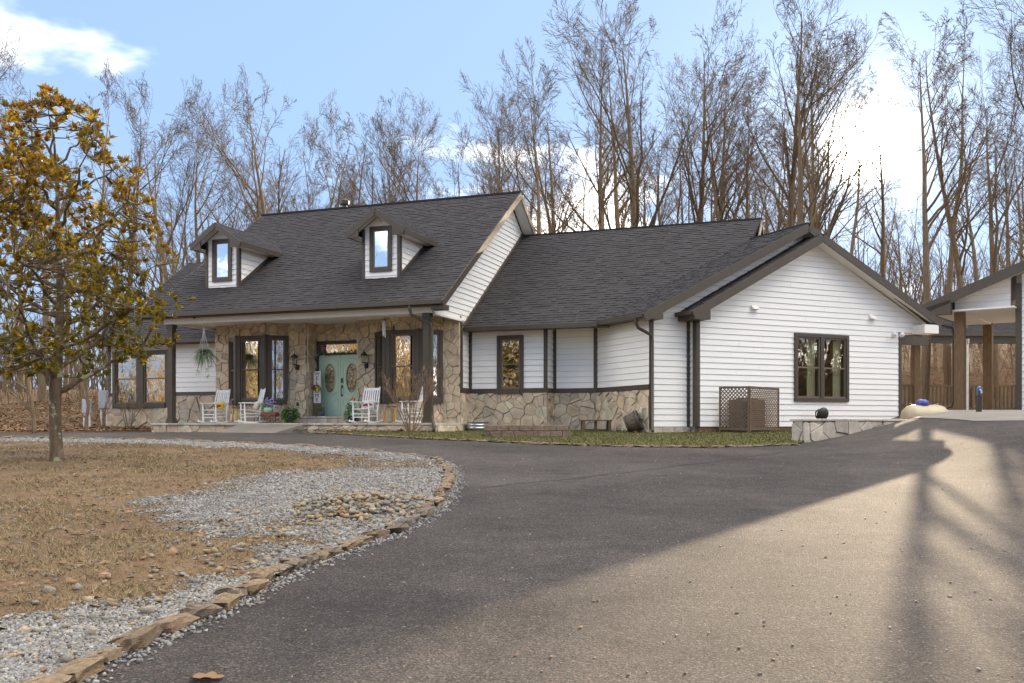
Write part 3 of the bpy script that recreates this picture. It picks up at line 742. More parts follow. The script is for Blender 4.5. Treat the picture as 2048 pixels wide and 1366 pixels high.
# --- left wing
P = plane(MF, (-14.65, 3.30), (-8.7, 3.30)); Lw = P.L; wx0, wx1 = .25, 2.71
w = backing(P, [(0, -.45), (Lw, -.45), (Lw, 3.15), (0, 3.15)], [(wx0, wx1, .66, 2.69)], -.1, 0, 'left_wing_wall', M['mortar'], house)
siding(P, [(.12, 1.19), (Lw, 1.19), (Lw, 3.02), (.12, 3.02)], [(wx0, wx1, .66, 2.69)], w, .175)
stones(P, [(0, -.45), (Lw, -.45), (Lw, 1.07), (0, 1.07)], [(wx0, wx1, .66, 2.69)], w, .42, 71)
trim_board(P, wx1, Lw, 1.07, 1.18, .05, w); trim_board(P, 0, .11, 1.07, 3.0, .045, w); trim_board(P, 0, wx0, 1.07, 1.18, .05, w)
window(P, wx0-.02, wx1+.02, .64, 2.71, house, 2, True, 'glass', ((0.03, .33),), casing=.12, sill=.16, base=.02, mull=.30)
MB(MF).box(-14.65, -14.55, 3.3, 11.5, -.4, 3.1).build('left_wing_side_wall', M['siding'], house)
upW = (MF.dep[0], MF.dep[1], .708); UW = 5.35*sqrt(1+.708**2)
upWb = (-MF.dep[0], -MF.dep[1], .708)
lr, _ = roof_plane('left_wing_roof', MF(-15.05, 2.85, 2.99), ax3, upW, [(0, 0), (6.3, 0), (6.3, UW), (0, UW)], house, .1, 12)
mb = MB(MF); mb.box(-15.05, -8.9, 2.74, 2.85, 2.90, 3.0).box(-15.05, -8.9, 2.85, 3.3, 2.89, 2.905); mb.build('gutter', M['trim'], lr)
mb = MB(MF); mb.beam((-15.05, 2.83, 2.90), (-15.05, 8.2, 2.90+.708*5.35), .035, .18); mb.build('rake_board', M['trim'], lr)
v, f = solid(lambda x, y, o: tuple(Vector(MF(-15.05, 13.55, 2.99))+Vector(ax3)*x+Vector(upWb).normalized()*y+Vector((0, 0, o))), [(0, 0), (6.3, 0), (6.3, UW), (0, UW)], -.12, 0)
add_obj('left_wing_roof_back', v, f, M['deck'], house)
# --- right wing walls
TB0, TB1 = .98, 1.12
P = plane(MF, (0.02, 2.55), (2.545, 2.55)); Lw = P.L; wh = (.95, 1.76, .97, 2.70)
w = backing(P, [(0, -.4), (Lw, -.4), (Lw, 3.05), (0, 3.05)], [wh], -.1, 0, 'wing_wall', M['mortar'], house)
siding(P, [(.10, TB1), (Lw-.11, TB1), (Lw-.11, 2.93), (.10, 2.93)], [wh], w, .172)
stones(P, [(0, -.4), (Lw, -.4), (Lw, TB0), (0, TB0)], [wh], w, .36, 81)
trim_board(P, 0, wh[0], TB0, TB1-.01, .05, w); trim_board(P, wh[1], Lw+.05, TB0, TB1-.01, .05, w); trim_board(P, 0, .09, TB1, 2.95, .045, w); trim_board(P, Lw-.11, Lw, TB1, 2.95, .045, w)
window(P, wh[0]-.02, wh[1]+.02, .95, 2.72, house, 1, True, 'glass', (), casing=.11, sill=.15)
P = plane(MF, (2.545, 2.55), (2.545, 3.10)); Lw = P.L
w = backing(P, [(0, -.4), (Lw, -.4), (Lw, 3.05), (0, 3.05)], [], -.1, 0, 'wing_wall', M['mortar'], house)
siding(P, [(.02, TB1), (Lw, TB1), (Lw, 2.93), (.02, 2.93)], [], w, .172); stones(P, [(0, -.4), (Lw, -.4), (Lw, TB0), (0, TB0)], [], w, .36, 82)
trim_board(P, 0, Lw, TB0, TB1-.01, .05, w)
P = plane(MF, (2.545, 3.10), (3.934, 3.10)); Lw = P.L
w = backing(P, [(0, -.4), (Lw, -.4), (Lw, 3.05), (0, 3.05)], [], -.1, 0, 'wing_wall', M['mortar'], house)
siding(P, [(.11, TB1), (Lw-.11, TB1), (Lw-.11, 2.93), (.11, 2.93)], [], w, .172); stones(P, [(0, -.4), (Lw, -.4), (Lw, TB0), (0, TB0)], [], w, .36, 83)
trim_board(P, 0, Lw, TB0, TB1-.01, .05, w); trim_board(P, .0, .10, TB1, 2.95, .045, w); trim_board(P, Lw-.11, Lw, TB1, 2.95, .045, w)
# 45 degree wall (left flank of the gabled block)
P = plane(GF, (0, 2.82), (0, 0)); Lw = P.L
w = backing(P, [(0, -.4), (Lw, -.4), (Lw, 3.15), (0, 3.15)], [], -.1, 0, 'angled_wall', M['mortar'], house)
siding(P, [(.02, TB1), (Lw-.02, TB1), (Lw-.02, 2.95), (.02, 2.95)], [], w, .172); stones(P, [(0, -.4), (Lw, -.4), (Lw, TB0), (0, TB0)], [], w, .36, 84)
trim_board(P, 0, Lw, TB0, TB1-.01, .05, w)
# --- gabled block, rear gable (A) wall and front gable (B) wall
PA, PB = .512, .478
P = plane(GF, (0, 0), (10, 0)); outA = [(0, -.03), (1.31, -.03), (1.31, 3.0), (5.35, 5.1), (5.35, 5.62), (5.147, 5.70), (0, 3.07)]
w = backing(P, [(0, -.3), (1.31, -.3), (1.31, 3.3), (5.35, 5.22), (5.35, 5.62), (5.147, 5.70), (0, 3.07)], [], -.1, 0, 'rear_gable_wall', M['lap_shade'], house); siding(P, outA, [], w, .165, -.03)
trim_board(P, -.03, .09, -.10, 3.1, .045, w); trim_board(P, 1.19, 1.30, -.03, 3.0, .045, w)
x = 0.0; rng = random.Random(9)
while x < 1.2:
    x2 = min(1.3, x+rng.uniform(.3, .5)); MB(fr_of(P)).box(x+.005, x2-.005, -.03, .02, -.3, -.05).build('foundation_stone', M['step'], w, bevel=.01); x = x2
PB_ = plane(GF, (1.30, -.30), (11.3, -.30)); P = PB_
t0 = 1.30
outB = [(0, -.03), (7.64, -.03), (7.64, 2.87), (8.55, 2.87), (8.55, 3.10+.10), (5.41-t0, 5.34), (0, 3.20)]
hB = (4.745-t0, 6.775-t0, .72, 2.66)
w = backing(P, outB, [hB], -.1, 0, 'front_gable_wall', M['lap_shade'], house)
siding(P, [(.09, -.03), (7.56, -.03), (7.56, 2.87), (8.55, 2.87), (8.55, 3.20), (5.41-t0, 5.34), (.09, 3.24)], [hB], w, .161, -.03)
trim_board(P, -.02, .10, -.03, 2.95, .045, w); trim_board(P, 7.56, 7.66, -.03, 2.87, .045, w)
window(P, hB[0]-.02, hB[1]+.02, .70, 2.68, house, 2, True, 'glass_clear', ((.62, .97),), casing=.10, sill=.10, mull=.12, roomdepth=2.6)
MB(fr_of(P)).box(0.0, 7.6, .0, .06, -.35, -.04).build('foundation_wall', M['wood'], w)
P = plane(GF, (1.30, 0), (1.30, -.30)); w = backing(P, [(0, -.3), (.3, -.3), (.3, 3.3), (0, 3.3)], [], -.1, 0, 'step_wall', M['lap_shade'], house)
siding(P, [(0.02, -.03), (.30, -.03), (.30, 3.1), (0.02, 3.1)], [], w, .165); trim_board(P, .18, .345, -.03, 3.1, .03, w)
P = plane(GF, (8.94, -.3), (8.94, 8)); w = backing(P, [(0, -.3), (8.3, -.3), (8.3, 3.2), (0, 3.2)], [], -.1, 0, 'porch_side_wall', M['siding'], house)
# roofs of the gabled block: A
axg = Vector((-GF.dep[0], -GF.dep[1], 0)); gup = Vector((GF.ax[0], GF.ax[1], 0))
def slope_G(name, tE, hE, tR, f0, f1, hR, seed, poly=None, thick=.1):
    run = abs(tR-tE); up = Vector((GF.ax[0]*(1 if tR > tE else -1), GF.ax[1]*(1 if tR > tE else -1), (hR-hE)/run)); Ls = run*sqrt(1+((hR-hE)/run)**2)
    return roof_plane(name, GF(tE, f1, hE), axg, up, [(0, 0), (f1-f0, 0), (f1-f0, Ls), (0, Ls)], house, thick, seed)
# valley: wing plane H=2.95+.708(d-2.1) meets A's left slope H=2.99+PA(t+.451)
rA, PAl = slope_G('gabled_block_roof', -.451, 2.99, 5.147, -.45, 1.88, 5.857, 21)
# upper part of A's left slope behind the valley start, tapering to the valley
def G_td(t, f_): q = GF(t, f_, 0); dx, dy = q[0]-MF.O[0], q[1]-MF.O[1]; return dx*MF.ax[0]+dy*MF.ax[1], dx*MF.dep[0]+dy*MF.dep[1]
def f_valley(t):
    lo, hi = -2.0, 12.0
    for _ in range(50):
        m = .5*(lo+hi); s_, d_ = G_td(t, m)
        if 2.95+.708*(d_-2.1) < 2.99+PA*(t+.451): lo = m
        else: hi = m
    return .5*(lo+hi)
fv0, fv1 = f_valley(-.451), f_valley(5.147)
LA = 5.598*sqrt(1+PA*PA); upA = Vector((GF.ax[0], GF.ax[1], PA))
polyV = [(0, 0), (fv0-1.88, 0), (fv1-1.88, LA), (0, LA)]
if fv0 < 1.885: polyV = [(0, 0), (fv1-1.88, LA), (0, LA)]
rV, _ = roof_plane('gabled_block_roof_upper', GF(-.451, 1.88, 2.99), -axg, upA, polyV, house, .06, 22)
rAr, _ = slope_G('gabled_block_roof_right', 10.30, 5.857-PA*5.153, 5.147, -.45, 9.0, 5.857, 23)
mb = MB(GF); mb.box(5.07, 5.225, -.47, fv1, 5.84, 5.885); mb.build('ridge_cap', M['shingle'], rA)
for sg, te, he in ((1, -.48, 2.975), (-1, 10.3, 5.857-PA*5.153)):
    mb = MB(GF); mb.beam((te, -.47, he-.12), (5.147, -.47, 5.857-.12), .035, .23); mb.build('rake_board', M['trim'], rA)
    mb = MB(GF); mb.beam((te+sg*.2, -.23, he-.10+.06), (5.147, -.23, 5.857-.19), .44, .02, (0, 0, 1)); mb.build('rake_soffit', M['soffit'], rA)
# eave gutter along the angled wall and boxed corner
mb = MB(GF); mb.box(-.56, -.45, -.45, fv0+.12, 2.88, 3.0).box(-.45, 0.0, -.45, fv0+.45, 2.895, 2.91); mb.build('gutter', M['trim'], rA)
mb = MB(GF); mb.prism([(-.50, 2.84), (.10, 2.84), (.10, 3.14), (-.50, 2.95)], -.49, -.02); mb.build('eave_return', M['trim'], rA)
# B (shallow projecting gable)
rB, _ = slope_G('projecting_gable_roof', .90, 3.09, 5.41, -.75, 0.0, 5.52, 24)
rBr, _ = slope_G('projecting_gable_roof_right', 10.16, 3.25, 5.41, -.75, -.30, 5.52, 25)
for sg, te, he in ((1, .87, 3.075), (-1, 10.19, 3.24)):
    mb = MB(GF); mb.beam((te, -.77, he-.11), (5.41, -.77, 5.52-.12), .035, .22); mb.build('rake_board', M['trim'], rB)
    mb = MB(GF); mb.beam((te+sg*.15, -.53, he-.10+.05), (5.41, -.53, 5.52-.19), .44, .02); mb.build('rake_soffit', M['soffit'], rB)
mb = MB(GF); mb.prism([(.90, 2.86), (1.42, 2.86), (1.42, 3.30), (.90, 3.05)], -.79, -.02); mb.build('eave_return', M['trim'], rB)
mb = MB(GF); mb.box(.79, .90, -.75, -.02, 2.98, 3.095); mb.build('gutter', M['trim'], rB)
mb = MB(GF); mb.box(9.45, 10.05, -.78, -.3, 2.84, 3.10); mb.build('eave_return', M['soffit'], rB)
MB(GF).box(8.94, 10.05, -.28, 6, 2.90, 2.94).build('side_porch_ceiling', M['soffit'], house)
MB(GF).box(8.9, 11.2, .6, .8, 2.62, 2.90).build('side_porch_beam', M['trim'], house)
# --- wing roof
s_v, d_v = G_td(-.451, fv0); s_p, d_p = G_td(5.147, fv1)
k7 = sqrt(1+.708**2)
d_v = 2.1
polyW = [(0, 0), (s_v-.06, 0), (s_p-.06, (d_p-2.1)*k7), (8.25, UW), (0, UW)]
rW, _ = roof_plane('wing_roof', MF(.06, 2.10, 2.95), ax3, upW, polyW, house, .1, 13)
v, f = solid(lambda x, y, o: tuple(Vector(MF(.06, 12.8, 2.95))+Vector(ax3)*x+Vector(upWb).normalized()*y+Vector((0, 0, o))), [(0, 0), (8.25, 0), (8.25, UW), (0, UW)], -.12, 0)
add_obj('wing_roof_back', v, f, M['deck'], house)
MB(MF).box(.06, 8.31, 7.38, 7.52, 6.715, 6.765).build('ridge_cap', M['shingle'], rW)
mb = MB(MF); mb.box(.02, s_v-.02, 1.99, 2.10, 2.84, 2.96).box(.02, s_v+.2, 2.10, 2.6, 2.855, 2.87); mb.build('gutter', M['trim'], rW)
MB(MF).box(2.6, 3.95, 2.6, 3.15, 2.90, 2.92).build('wing_soffit', M['soffit'], house)
mb = MB(MF); mb.beam((8.30, d_p, 2.95+.708*(d_p-2.1)-.1), (8.30, 7.45, 6.62), .03, .2); mb.build('rake_board', M['trim'], rW)
MB(MF).box(0, 8.2, 12.0, 12.1, -.3, 3.0).build('back_wall', M['siding'], house)
# --- downspouts
def downspout(pts, name='downspout'):
    mb = MB(); mb.tube(pts, .045, 8); return mb.build(name, M['trim'], house, True)
downspout([MF(-.52, -.46, 3.40), MF(-.52, -.46, 3.22), MF(-.50, -.40, 3.10), MF(-.05, -.14, 2.86), MF(0.0, -.12, 2.72), MF(0.0, -.12, .32), MF(.03, -.14, .16), MF(.20, -.45, .06), MF(.24, -.50, -.05), MF(.24, -.52, -.22)])
downspout([GF(-.50, -.10, 2.90), GF(-.50, -.08, 2.74), GF(-.42, -.08, 2.62), GF(-.02, -.10, 2.44), GF(0.0, -.11, 2.30), GF(0.0, -.11, -.1), GF(-.02, -.16, -.16)])
# --- flue
mb = MB(MF); mb.lathe([(.09, 7.5), (.09, 8.12)], (-6.5, 6.3, 0), 12).lathe([(.15, 8.12), (.16, 8.14), (.16, 8.27), (.10, 8.33)], (-6.5, 6.3, 0), 12); mb.build('flue', M['dark'], house)
# --- dormers
def dormer(sc, dF=.95):
    """sc centre along the front"""
    Wd, hb, he, pk = .60, 4.36, 5.92, .70
    fr = lambda x, y, z: MF(sc+x, dF+y, z)
    roofH = lambda d: 3.466+SL*(d+.40)
    dback = (he-3.466)/SL-.4-dF
    mb = MB(fr); mb.prism([(-Wd, hb-.1), (Wd, hb-.1), (Wd, he), (0, he+Wd*pk), (-Wd, he)], .02, .06)
    mb.add([(Wd, .06, hb-.1), (Wd, dback+.3, he), (Wd, .06, he), (Wd-.05, .06, hb-.1), (Wd-.05, dback+.3, he), (Wd-.05, .06, he)], [(0, 1, 2), (3, 4, 5)])
    mb.add([(-Wd, .06, hb-.1), (-Wd, dback+.3, he), (-Wd, .06, he), (-Wd+.05, .06, hb-.1), (-Wd+.05, dback+.3, he), (-Wd+.05, .06, he)], [(0, 1, 2), (3, 4, 5)])
    d = mb.build('dormer', M['siding'], house)
    P = lambda x, h, o: fr(x, .02-o, h)
    hole = (-.37, .37, hb+.24, hb+1.60)
    siding(P, [(-Wd+.07, hb-.05), (Wd-.07, hb-.05), (Wd-.07, he), (Wd-.1, he+.05), (0, he+Wd*pk-.02), (-Wd+.1, he+.05), (-Wd+.07, he)], [hole], d, .165)
    for a in (-1, 1):
        trim_board(P, a*Wd-.05 if a > 0 else -Wd-.03, a*Wd+.03 if a > 0 else -Wd+.05, hb-.12, he-.02, .03, d, 'corner_board')
        Pc = (lambda x, h, o: fr(Wd+o, x, h)) if a > 0 else (lambda x, h, o: fr(-Wd-o, x, h))
        hR = lambda x: roofH(dF+x)+.10
        xm = (he-.08-3.466-.10)/SL-.4-dF
        siding(Pc, [(.10, hR(.10)), (xm, he-.08), (.10, he-.08)], [], d, .165, hb)
        mb = MB(fr); mb.beam((a*(Wd+.03), .02, roofH(dF+.02)+.04), (a*(Wd+.03), xm+.1, roofH(dF+xm+.1)+.04), .03, .13); mb.build('step_flashing', M['trim'], d)
        MB(fr).box(a*(Wd+.02)-.03, a*(Wd+.02)+.03, .0, .10, hb, he-.05).build('corner_board', M['trim'], d)
    # window: frame, sash, pane
    mb = MB(fr); x0, x1, h0, h1 = hole; c = .115
    mb.box(x0, x0+c, -.04, .05, h0, h1).box(x1-c, x1, -.04, .05, h0, h1).box(x0+c, x1-c, -.04, .05, h1-c, h1).box(x0+c, x1-c, -.04, .05, h0, h0+c); mb.build('window_frame', M['trim'], d)
    mb = MB(fr); x0 += c; x1 -= c; h0 += c; h1 -= c; t = .035
    mb.box(x0, x0+t, -.02, .04, h0, h1).box(x1-t, x1, -.02, .04, h0, h1).box(x0+t, x1-t, -.02, .04, h1-t, h1).box(x0+t, x1-t, -.02, .04, h0, h0+t); mb.build('sash', M['sash'], d)
    MB(fr).box(x0+t, x1-t, .005, .011, h0+t, h1-t).build('pane', M['glass_dormer'], d)
    # roof
    OV, fo = .34, -.36; Lr = (Wd+OV)
    for a in (-1, 1):
        up = Vector(ax3)*(-a)+Vector((0, 0, pk)); eH = he+Wd*pk+.08-Lr*pk
        dE = (eH-3.466)/SL-.4-dF+.05; dR = (he+Wd*pk+.08-3.466)/SL-.4-dF+.05
        Ls = Lr*sqrt(1+pk*pk); axd = Vector((MF.dep[0], MF.dep[1], 0))
        p0 = Vector(fr(a*Lr, fo, eH))
        poly = [(0, 0), (dE-fo, 0), (dR-fo, Ls), (0, Ls)]
        nrm = axd.cross(up).normalized(); nrm = nrm if nrm.z > 0 else -nrm; upn = up.normalized()
        Pr = lambda x, y, o, p0=p0, upn=upn, nrm=nrm: tuple(p0+axd*x+upn*y+nrm*o)
        v, f = solid(Pr, poly, -.05, 0); add_obj('dormer_roof_panel', v, f, M['deck'], d)
        rng = random.Random(int(a+5+sc*10)); SV = []; SF = []; y = 0.0
        pl = poly if area(poly) > 0 else poly[::-1]
        while y < Ls:
            x = -rng.uniform(0, .3)
            while x < dR-fo:
                w_ = rng.choice((.13, .2, .28)); cc = [(x+.003, y), (x+w_-.003, y), (x+w_-.003, y+.16), (x+.003, y+.16)]
                for i in range(4):
                    (ax0, ay0), (ax1, ay1) = pl[i], pl[(i+1) % 4]; cc = clip(cc, ay1-ay0, -(ax1-ax0), (ay1-ay0)*ax0-(ax1-ax0)*ay0)
                    if len(cc) < 3: break
                x += w_
                if len(cc) < 3: continue
                th = rng.choice((.008, .014)); n = len(cc); k0 = len(SV)
                SV += [Pr(px, py, .002+th*(1-.7*(py-y)/.16)) for px, py in cc]+[Pr(px, py, -.002) for px, py in cc]; SF.append(tuple(range(k0, k0+n)))
                SF += [(k0+i, k0+n+i, k0+n+(i+1) % n, k0+(i+1) % n) for i in range(n)]
            y += .145
        add_obj('shingles', SV, SF, M['shingle'], d, kind='stuff')
        mb = MB(fr); mb.beam((a*(Lr+.01), fo-.015, eH-.085), (0, fo-.015, he+Wd*pk+.08-.085), .03, .17); mb.build('rake_board', M['trim'], d)
        mb = MB(fr); mb.beam((a*Lr*.97, fo/2, eH-.07+.03*pk), (0, fo/2, he+Wd*pk+.08-.075), .34, .015); mb.build('rake_soffit', M['soffit'], d)
        mb = MB(fr); mb.box(min(a*Lr, a*(Lr+.03)), max(a*Lr, a*(Lr+.03)), fo, dE-.02, eH-.15, eH+.01); mb.build('fascia', M['trim'], d)
        mb = MB(fr); mb.box(min(a*(Wd+.02), a*Lr), max(a*(Wd+.02), a*Lr), fo, dE, eH-.13, eH-.115); mb.build('eave_soffit', M['soffit'], d)
        mb = MB(fr); mb.prism([(a*Lr, eH-.17), (a*(Wd-.04), eH-.17), (a*(Wd-.04), eH+.12), (a*Lr, eH-.02)], fo-.02, fo+.03); mb.build('eave_return', M['trim'], d)
    return d
M['glass_dormer'] = glass_mat('dormer_glass', 0.8, (0.3, 0.33, 0.35))
dormer(-7.86); dormer(-2.17)
finish_pieces()

# ------------------------------------------------------------------ carport building at the right
KB = thing('carport_building', 'white siding building with open timber post carport under a bronze edged gable', 'building', (KF.O[0], KF.O[1], 1.95))
P = plane(KF, (1.29, 0), (7.5, 0)); outl = [(0, .30), (6.2, .30), (6.2, 4.5), (3.2, 4.95), (0, 3.72)]
w = backing(P, outl, [], -.1, 0, 'wall', M['lap_shade'], KB); siding(P, [(.12, .34), (6.2, .34), (6.2, 4.4), (3.2, 4.9), (.12, 3.72)], [], w, .165)
trim_board(P, -.02, .11, .30, 3.5, .045, w)
P = plane(KF, (-.12, 0), (1.29, 0)); outl = [(0, 2.95), (1.28, 2.95), (1.28, 3.70), (0, 3.16)]
w = backing(P, outl, [], -.1, 0, 'gable_infill', M['lap_shade'], KB); siding(P, outl, [], w, .165)
P = plane(KF, (1.29, 0.0), (1.29, 8), -1); w = backing(P, [(0, .3), (8, .3), (8, 2.95), (0, 2.95)], [], -.1, 0, 'side_wall', M['siding'], KB)
MB(KF).box(-.65, 1.3, -.35, 3.4, 2.88, 2.92).build('carport_ceiling', M['soffit'], KB)
MB(KF).box(-.10, .10, .1, 3.4, 2.84, 2.95).build('carport_side_beam', M['soffit'], KB)
for y in (0, 3.30):
    mb = MB(KF); mb.box(-.115, .115, y-.115, y+.115, .28, 2.92); mb.build('timber_post', M['wood'], KB, bevel=.01)
kup = Vector((KF.ax[0], KF.ax[1], .385)); kdep = Vector((KF.dep[0], KF.dep[1], 0)); Lk = 5.25*sqrt(1+.385**2)
rk, _ = roof_plane('roof', KF(-.75, -.5, 3.06), kdep, kup, [(0, 0), (5.9, 0), (5.9, Lk*1.5), (0, Lk*1.5)], KB, .14, 31)
mb = MB(KF); mb.beam((-.78, -.52, 2.95), (4.5, -.52, 2.95+.385*5.28), .04, .24); mb.build('rake_board', M['trim'], rk)
mb = MB(KF); mb.beam((-.5, -.27, 3.02), (4.5, -.27, 2.92+.385*5.25), .46, .02); mb.build('rake_soffit', M['soffit'], rk)
mb = MB(KF); mb.prism([(-.76, 2.80), (-.10, 2.80), (-.10, 3.16), (-.76, 2.98)], -.54, -.36); mb.build('eave_return', M['trim'], rk)
mb = MB(KF); mb.box(-.88, -.75, -.5, 3.4, 2.95, 3.07); mb.build('gutter', M['trim'], rk)
mb = MB(); mb.tube([KF(-.80, -.30, 2.96), KF(-.80, -.28, 2.78), KF(-.74, -.2, 2.66), KF(-.20, .05, 2.50), KF(-.17, .08, 2.35), KF(-.17, .08, .62), KF(-.22, .02, .48), KF(-.5, -.1, .40), KF(-.56, -.15, .3)], .05, 8); mb.build('downspout', M['trim'], KB, True)
# covered deck behind, between the two buildings
DKf = frame((15.6, 45.0), (cos(radians(4)), sin(radians(4))), (-sin(radians(4)), cos(radians(4))), EYE, 1.47)
DK = thing('covered_deck', 'timber deck with slatted railing under a low shingled roof between the buildings', 'deck', (18.4, 45.5, 2.0))
MB(DKf).box(.8, 8.5, -.1, 4, .10, .42).build('deck_floor', M['wood_grey'], DK)
rd, _ = roof_plane('roof', DKf(1.6, -.3, 3.02), (DKf.ax[0], DKf.ax[1], 0), (DKf.dep[0], DKf.dep[1], .42), [(0, 0), (12, 0), (12, 3.8), (0, 3.8)], DK, .14, 33)
MB(DKf).box(1.55, 9.6, -.42, -.3, 2.90, 3.03).box(1.55, 9.6, -.30, -.1, 2.68, 2.98).build('gutter', M['trim'], rd)
for x, y in ((2.62, 0), (3.38, 1.6), (6.2, 0), (2.62, 3.5), (5.6, 3.5)):
    MB(DKf).box(x-.09, x+.09, y-.09, y+.09, .1, 2.9).build('timber_post', M['wood'], DK)
MB(DKf).box(.85, 8.2, .05, .12, 1.27, 1.34).build('top_rail', M['wood'], DK); MB(DKf).box(.85, 8.2, .065, .105, .52, .60).build('bottom_rail', M['wood_grey'], DK)
x = .9
while x < 8.1:
    MB(DKf).box(x, x+.06, .06, .10, .42, 1.27).build('baluster', M['wood_grey'], DK); x += .135
for x in (.85, 4.3, 5.2): MB(DKf).box(x-.05, x+.05, .0, .14, .3, 1.46).build('rail_post', M['wood'], DK)

# ------------------------------------------------------------------ low stone wall beside the drive
RW = thing('retaining_wall', 'low pale stone wall with flat caps tapering into the rising drive', 'wall', (7.6, 22.4, 1.2))
rp, rq = (6.72, 21.75), (10.15, 23.9); RF = frame(rp, ((rq[0]-rp[0])/4.05, (rq[1]-rp[1])/4.05), (-(rq[1]-rp[1])/4.05, (rq[0]-rp[0])/4.05))
P = plane(RF, (0, 0), (3.95, 0)); outl = [(0, -.55), (3.95, -.1), (3.95, .10), (0, .10)]
MB(RF).prism([(0, -.55), (3.95, -.15), (3.95, .10), (0, .10)], 0.0, .3).build('wall_core', M['mortar'], RW)
stones(P, outl, [], RW, .44, 91, mat='step')
P2 = plane(RF, (0, .3), (0, 0)); stones(P2, [(0, -.55), (.3, -.55), (.3, .1), (0, .1)], [], RW, .4, 92, mat='step')
x = -.04; rng = random.Random(12)
while x < 3.9:
    x2 = min(3.98, x+rng.uniform(.45, .8)); MB(RF).box(x+.004, x2-.004, -.06+rng.uniform(-.02, .01), .36, .102, .155+rng.uniform(-.008, .012)).build('cap_stone', M['step'], RW, bevel=.012); x = x2

# ------------------------------------------------------------------ stone edging along the drive
def rock_mesh(name, rng, L, Wd, H):
    n, m = 11, 6; v = []; f = []
    rr = [[rng.uniform(.66, 1.16) for _ in range(n)] for _ in range(m+1)]
    for j in range(m+1):
        a = pi*j/m
        for k in range(n):
            t = 2*pi*k/n; c, s_ = cos(t), sin(t); ex = .55
            x = math.copysign(abs(c)**ex, c)*sin(a)**.6 if sin(a) > 1e-6 else 0; y = math.copysign(abs(s_)**ex, s_)*sin(a)**.6 if sin(a) > 1e-6 else 0
            z = -math.copysign(abs(cos(a))**.6, cos(a))
            q = rr[j][k] if 0 < j < m else 1; v.append((x*L/2*q, y*Wd/2*q, z*H/2*(.85+.3*rr[j][(k*3) % n]-.15)))
    for j in range(m):
        for k in range(n): f.append((j*n+k, j*n+(k+1) % n, (j+1)*n+(k+1) % n, (j+1)*n+k))
    me = bpy.data.meshes.new(name); me.from_pydata(v, [], f); return me
rng = random.Random(3)
def edging(label, name, line, size, mat, loc, tilt=.2, hh=.6):
    e = thing(name, label, 'stone edging', loc)
    protos = []
    for i in range(12):
        me = rock_mesh('rock', rng, 1, 1, 1); me.materials.append(M[mat]); protos.append(me)
    seg = []; 
    for i in range(len(line)-1):
        p, q = Vector(line[i]), Vector(line[i+1]); L = (q-p).length; n = max(1, int(L/.05))
        for k in range(n): seg.append((p+(q-p)*(k/n), atan2(q.y-p.y, q.x-p.x)))
    i = 0
    while i < len(seg):
        L = rng.uniform(*size); p, a = seg[min(i+int(L/.1), len(seg)-1)]
        o = link(bpy.data.objects.new('stone', rng.choice(protos))); o.parent = e
        H = rng.uniform(.075, .135)*hh/.6; off = rng.uniform(-.05, .05)
        x, y = p.x-sin(a)*off, p.y+cos(a)*off
        o.location = Vector((x, y, gh(x, y)+.01+H*.14))-Vector(loc); o.rotation_euler = (rng.uniform(-tilt, tilt), rng.uniform(-tilt, tilt)*.7, a+rng.uniform(-.2, .2))
        o.scale = (L*1.04, rng.uniform(.14, .22), H)
        i += max(1, int(L/.05))
    return e
edging('line of rough brown stones edging the gravel island along the drive', 'stone_edging', [(x-.03, y) for x, y in CURB[1:-1]], (.20, .44), 'edge', (-1.2, 12, .6))
edging('row of small flat stones edging the front lawn by the drive', 'lawn_edging', [(x, y+.05) for x, y in FAR[7:15]], (.18, .38), 'edge', (2.4, 20.6, 1.1), .1, .3)

# ------------------------------------------------------------------ gravel, grass, leaves
def dist_curb(x, y):
    b = 1e9
    for i in range(len(CURB)-1):
        ax_, ay_ = CURB[i]; bx_, by_ = CURB[i+1]; dx, dy = bx_-ax_, by_-ay_
        t = max(0, min(1, ((x-ax_)*dx+(y-ay_)*dy)/(dx*dx+dy*dy))); b = min(b, math.hypot(x-ax_-dx*t, y-ay_-dy*t))
    return b
from mathutils import noise as mn
def nz(x, y, s): return mn.noise(Vector((x*s, y*s, 3.3)))
def gravel_density(x, y):
    d = dist_curb(x, y); n = nz(x, y, .7)*.6+nz(x, y, 2.1)*.45+nz(x, y, 6)*.3
    band = .95 if y > 17 else (.5 if y < 9 else 1.15)
    g = ss(.45, -.35, (d-band)/1.0+n)
    # bare patch of gravel towards the tip of the island
    e = ((x+2.5)/1.7)**2+((y-12.3)/2.9)**2; g = max(g, ss(1.5, .6, e+n*1.2)*.9)
    e2 = ((x+2.0)/1.5)**2+((y-16.2)/.8)**2; g *= 1-.75*ss(1.5, .6, e2+n)
    return g
def tri_mesh(name, V, F, mat, kind='stuff', label=None, cat=None):
    me = bpy.data.meshes.new(name); me.vertices.add(len(V)); me.vertices.foreach_set('co', np.asarray(V, dtype=np.float32).ravel())
    F = np.asarray(F, dtype=np.int32); k = F.shape[1]
    me.loops.add(F.size); me.loops.foreach_set('vertex_index', F.ravel()); me.polygons.add(len(F))
    me.polygons.foreach_set('loop_start', np.arange(0, F.size, k, dtype=np.int32))
    me.update(calc_edges=True); me.materials.append(mat)
    o = link(bpy.data.objects.new(name, me)); o['kind'] = kind
    if label: tag(o, label, cat)
    return o
OCT = np.array([(1, 0, 0), (-1, 0, 0), (0, 1, 0), (0, -1, 0), (0, 0, 1), (0, 0, -1), ], float)
OF = np.array([(0, 2, 4), (2, 1, 4), (1, 3, 4), (3, 0, 4), (2, 0, 5), (1, 2, 5), (3, 1, 5), (0, 3, 5)])
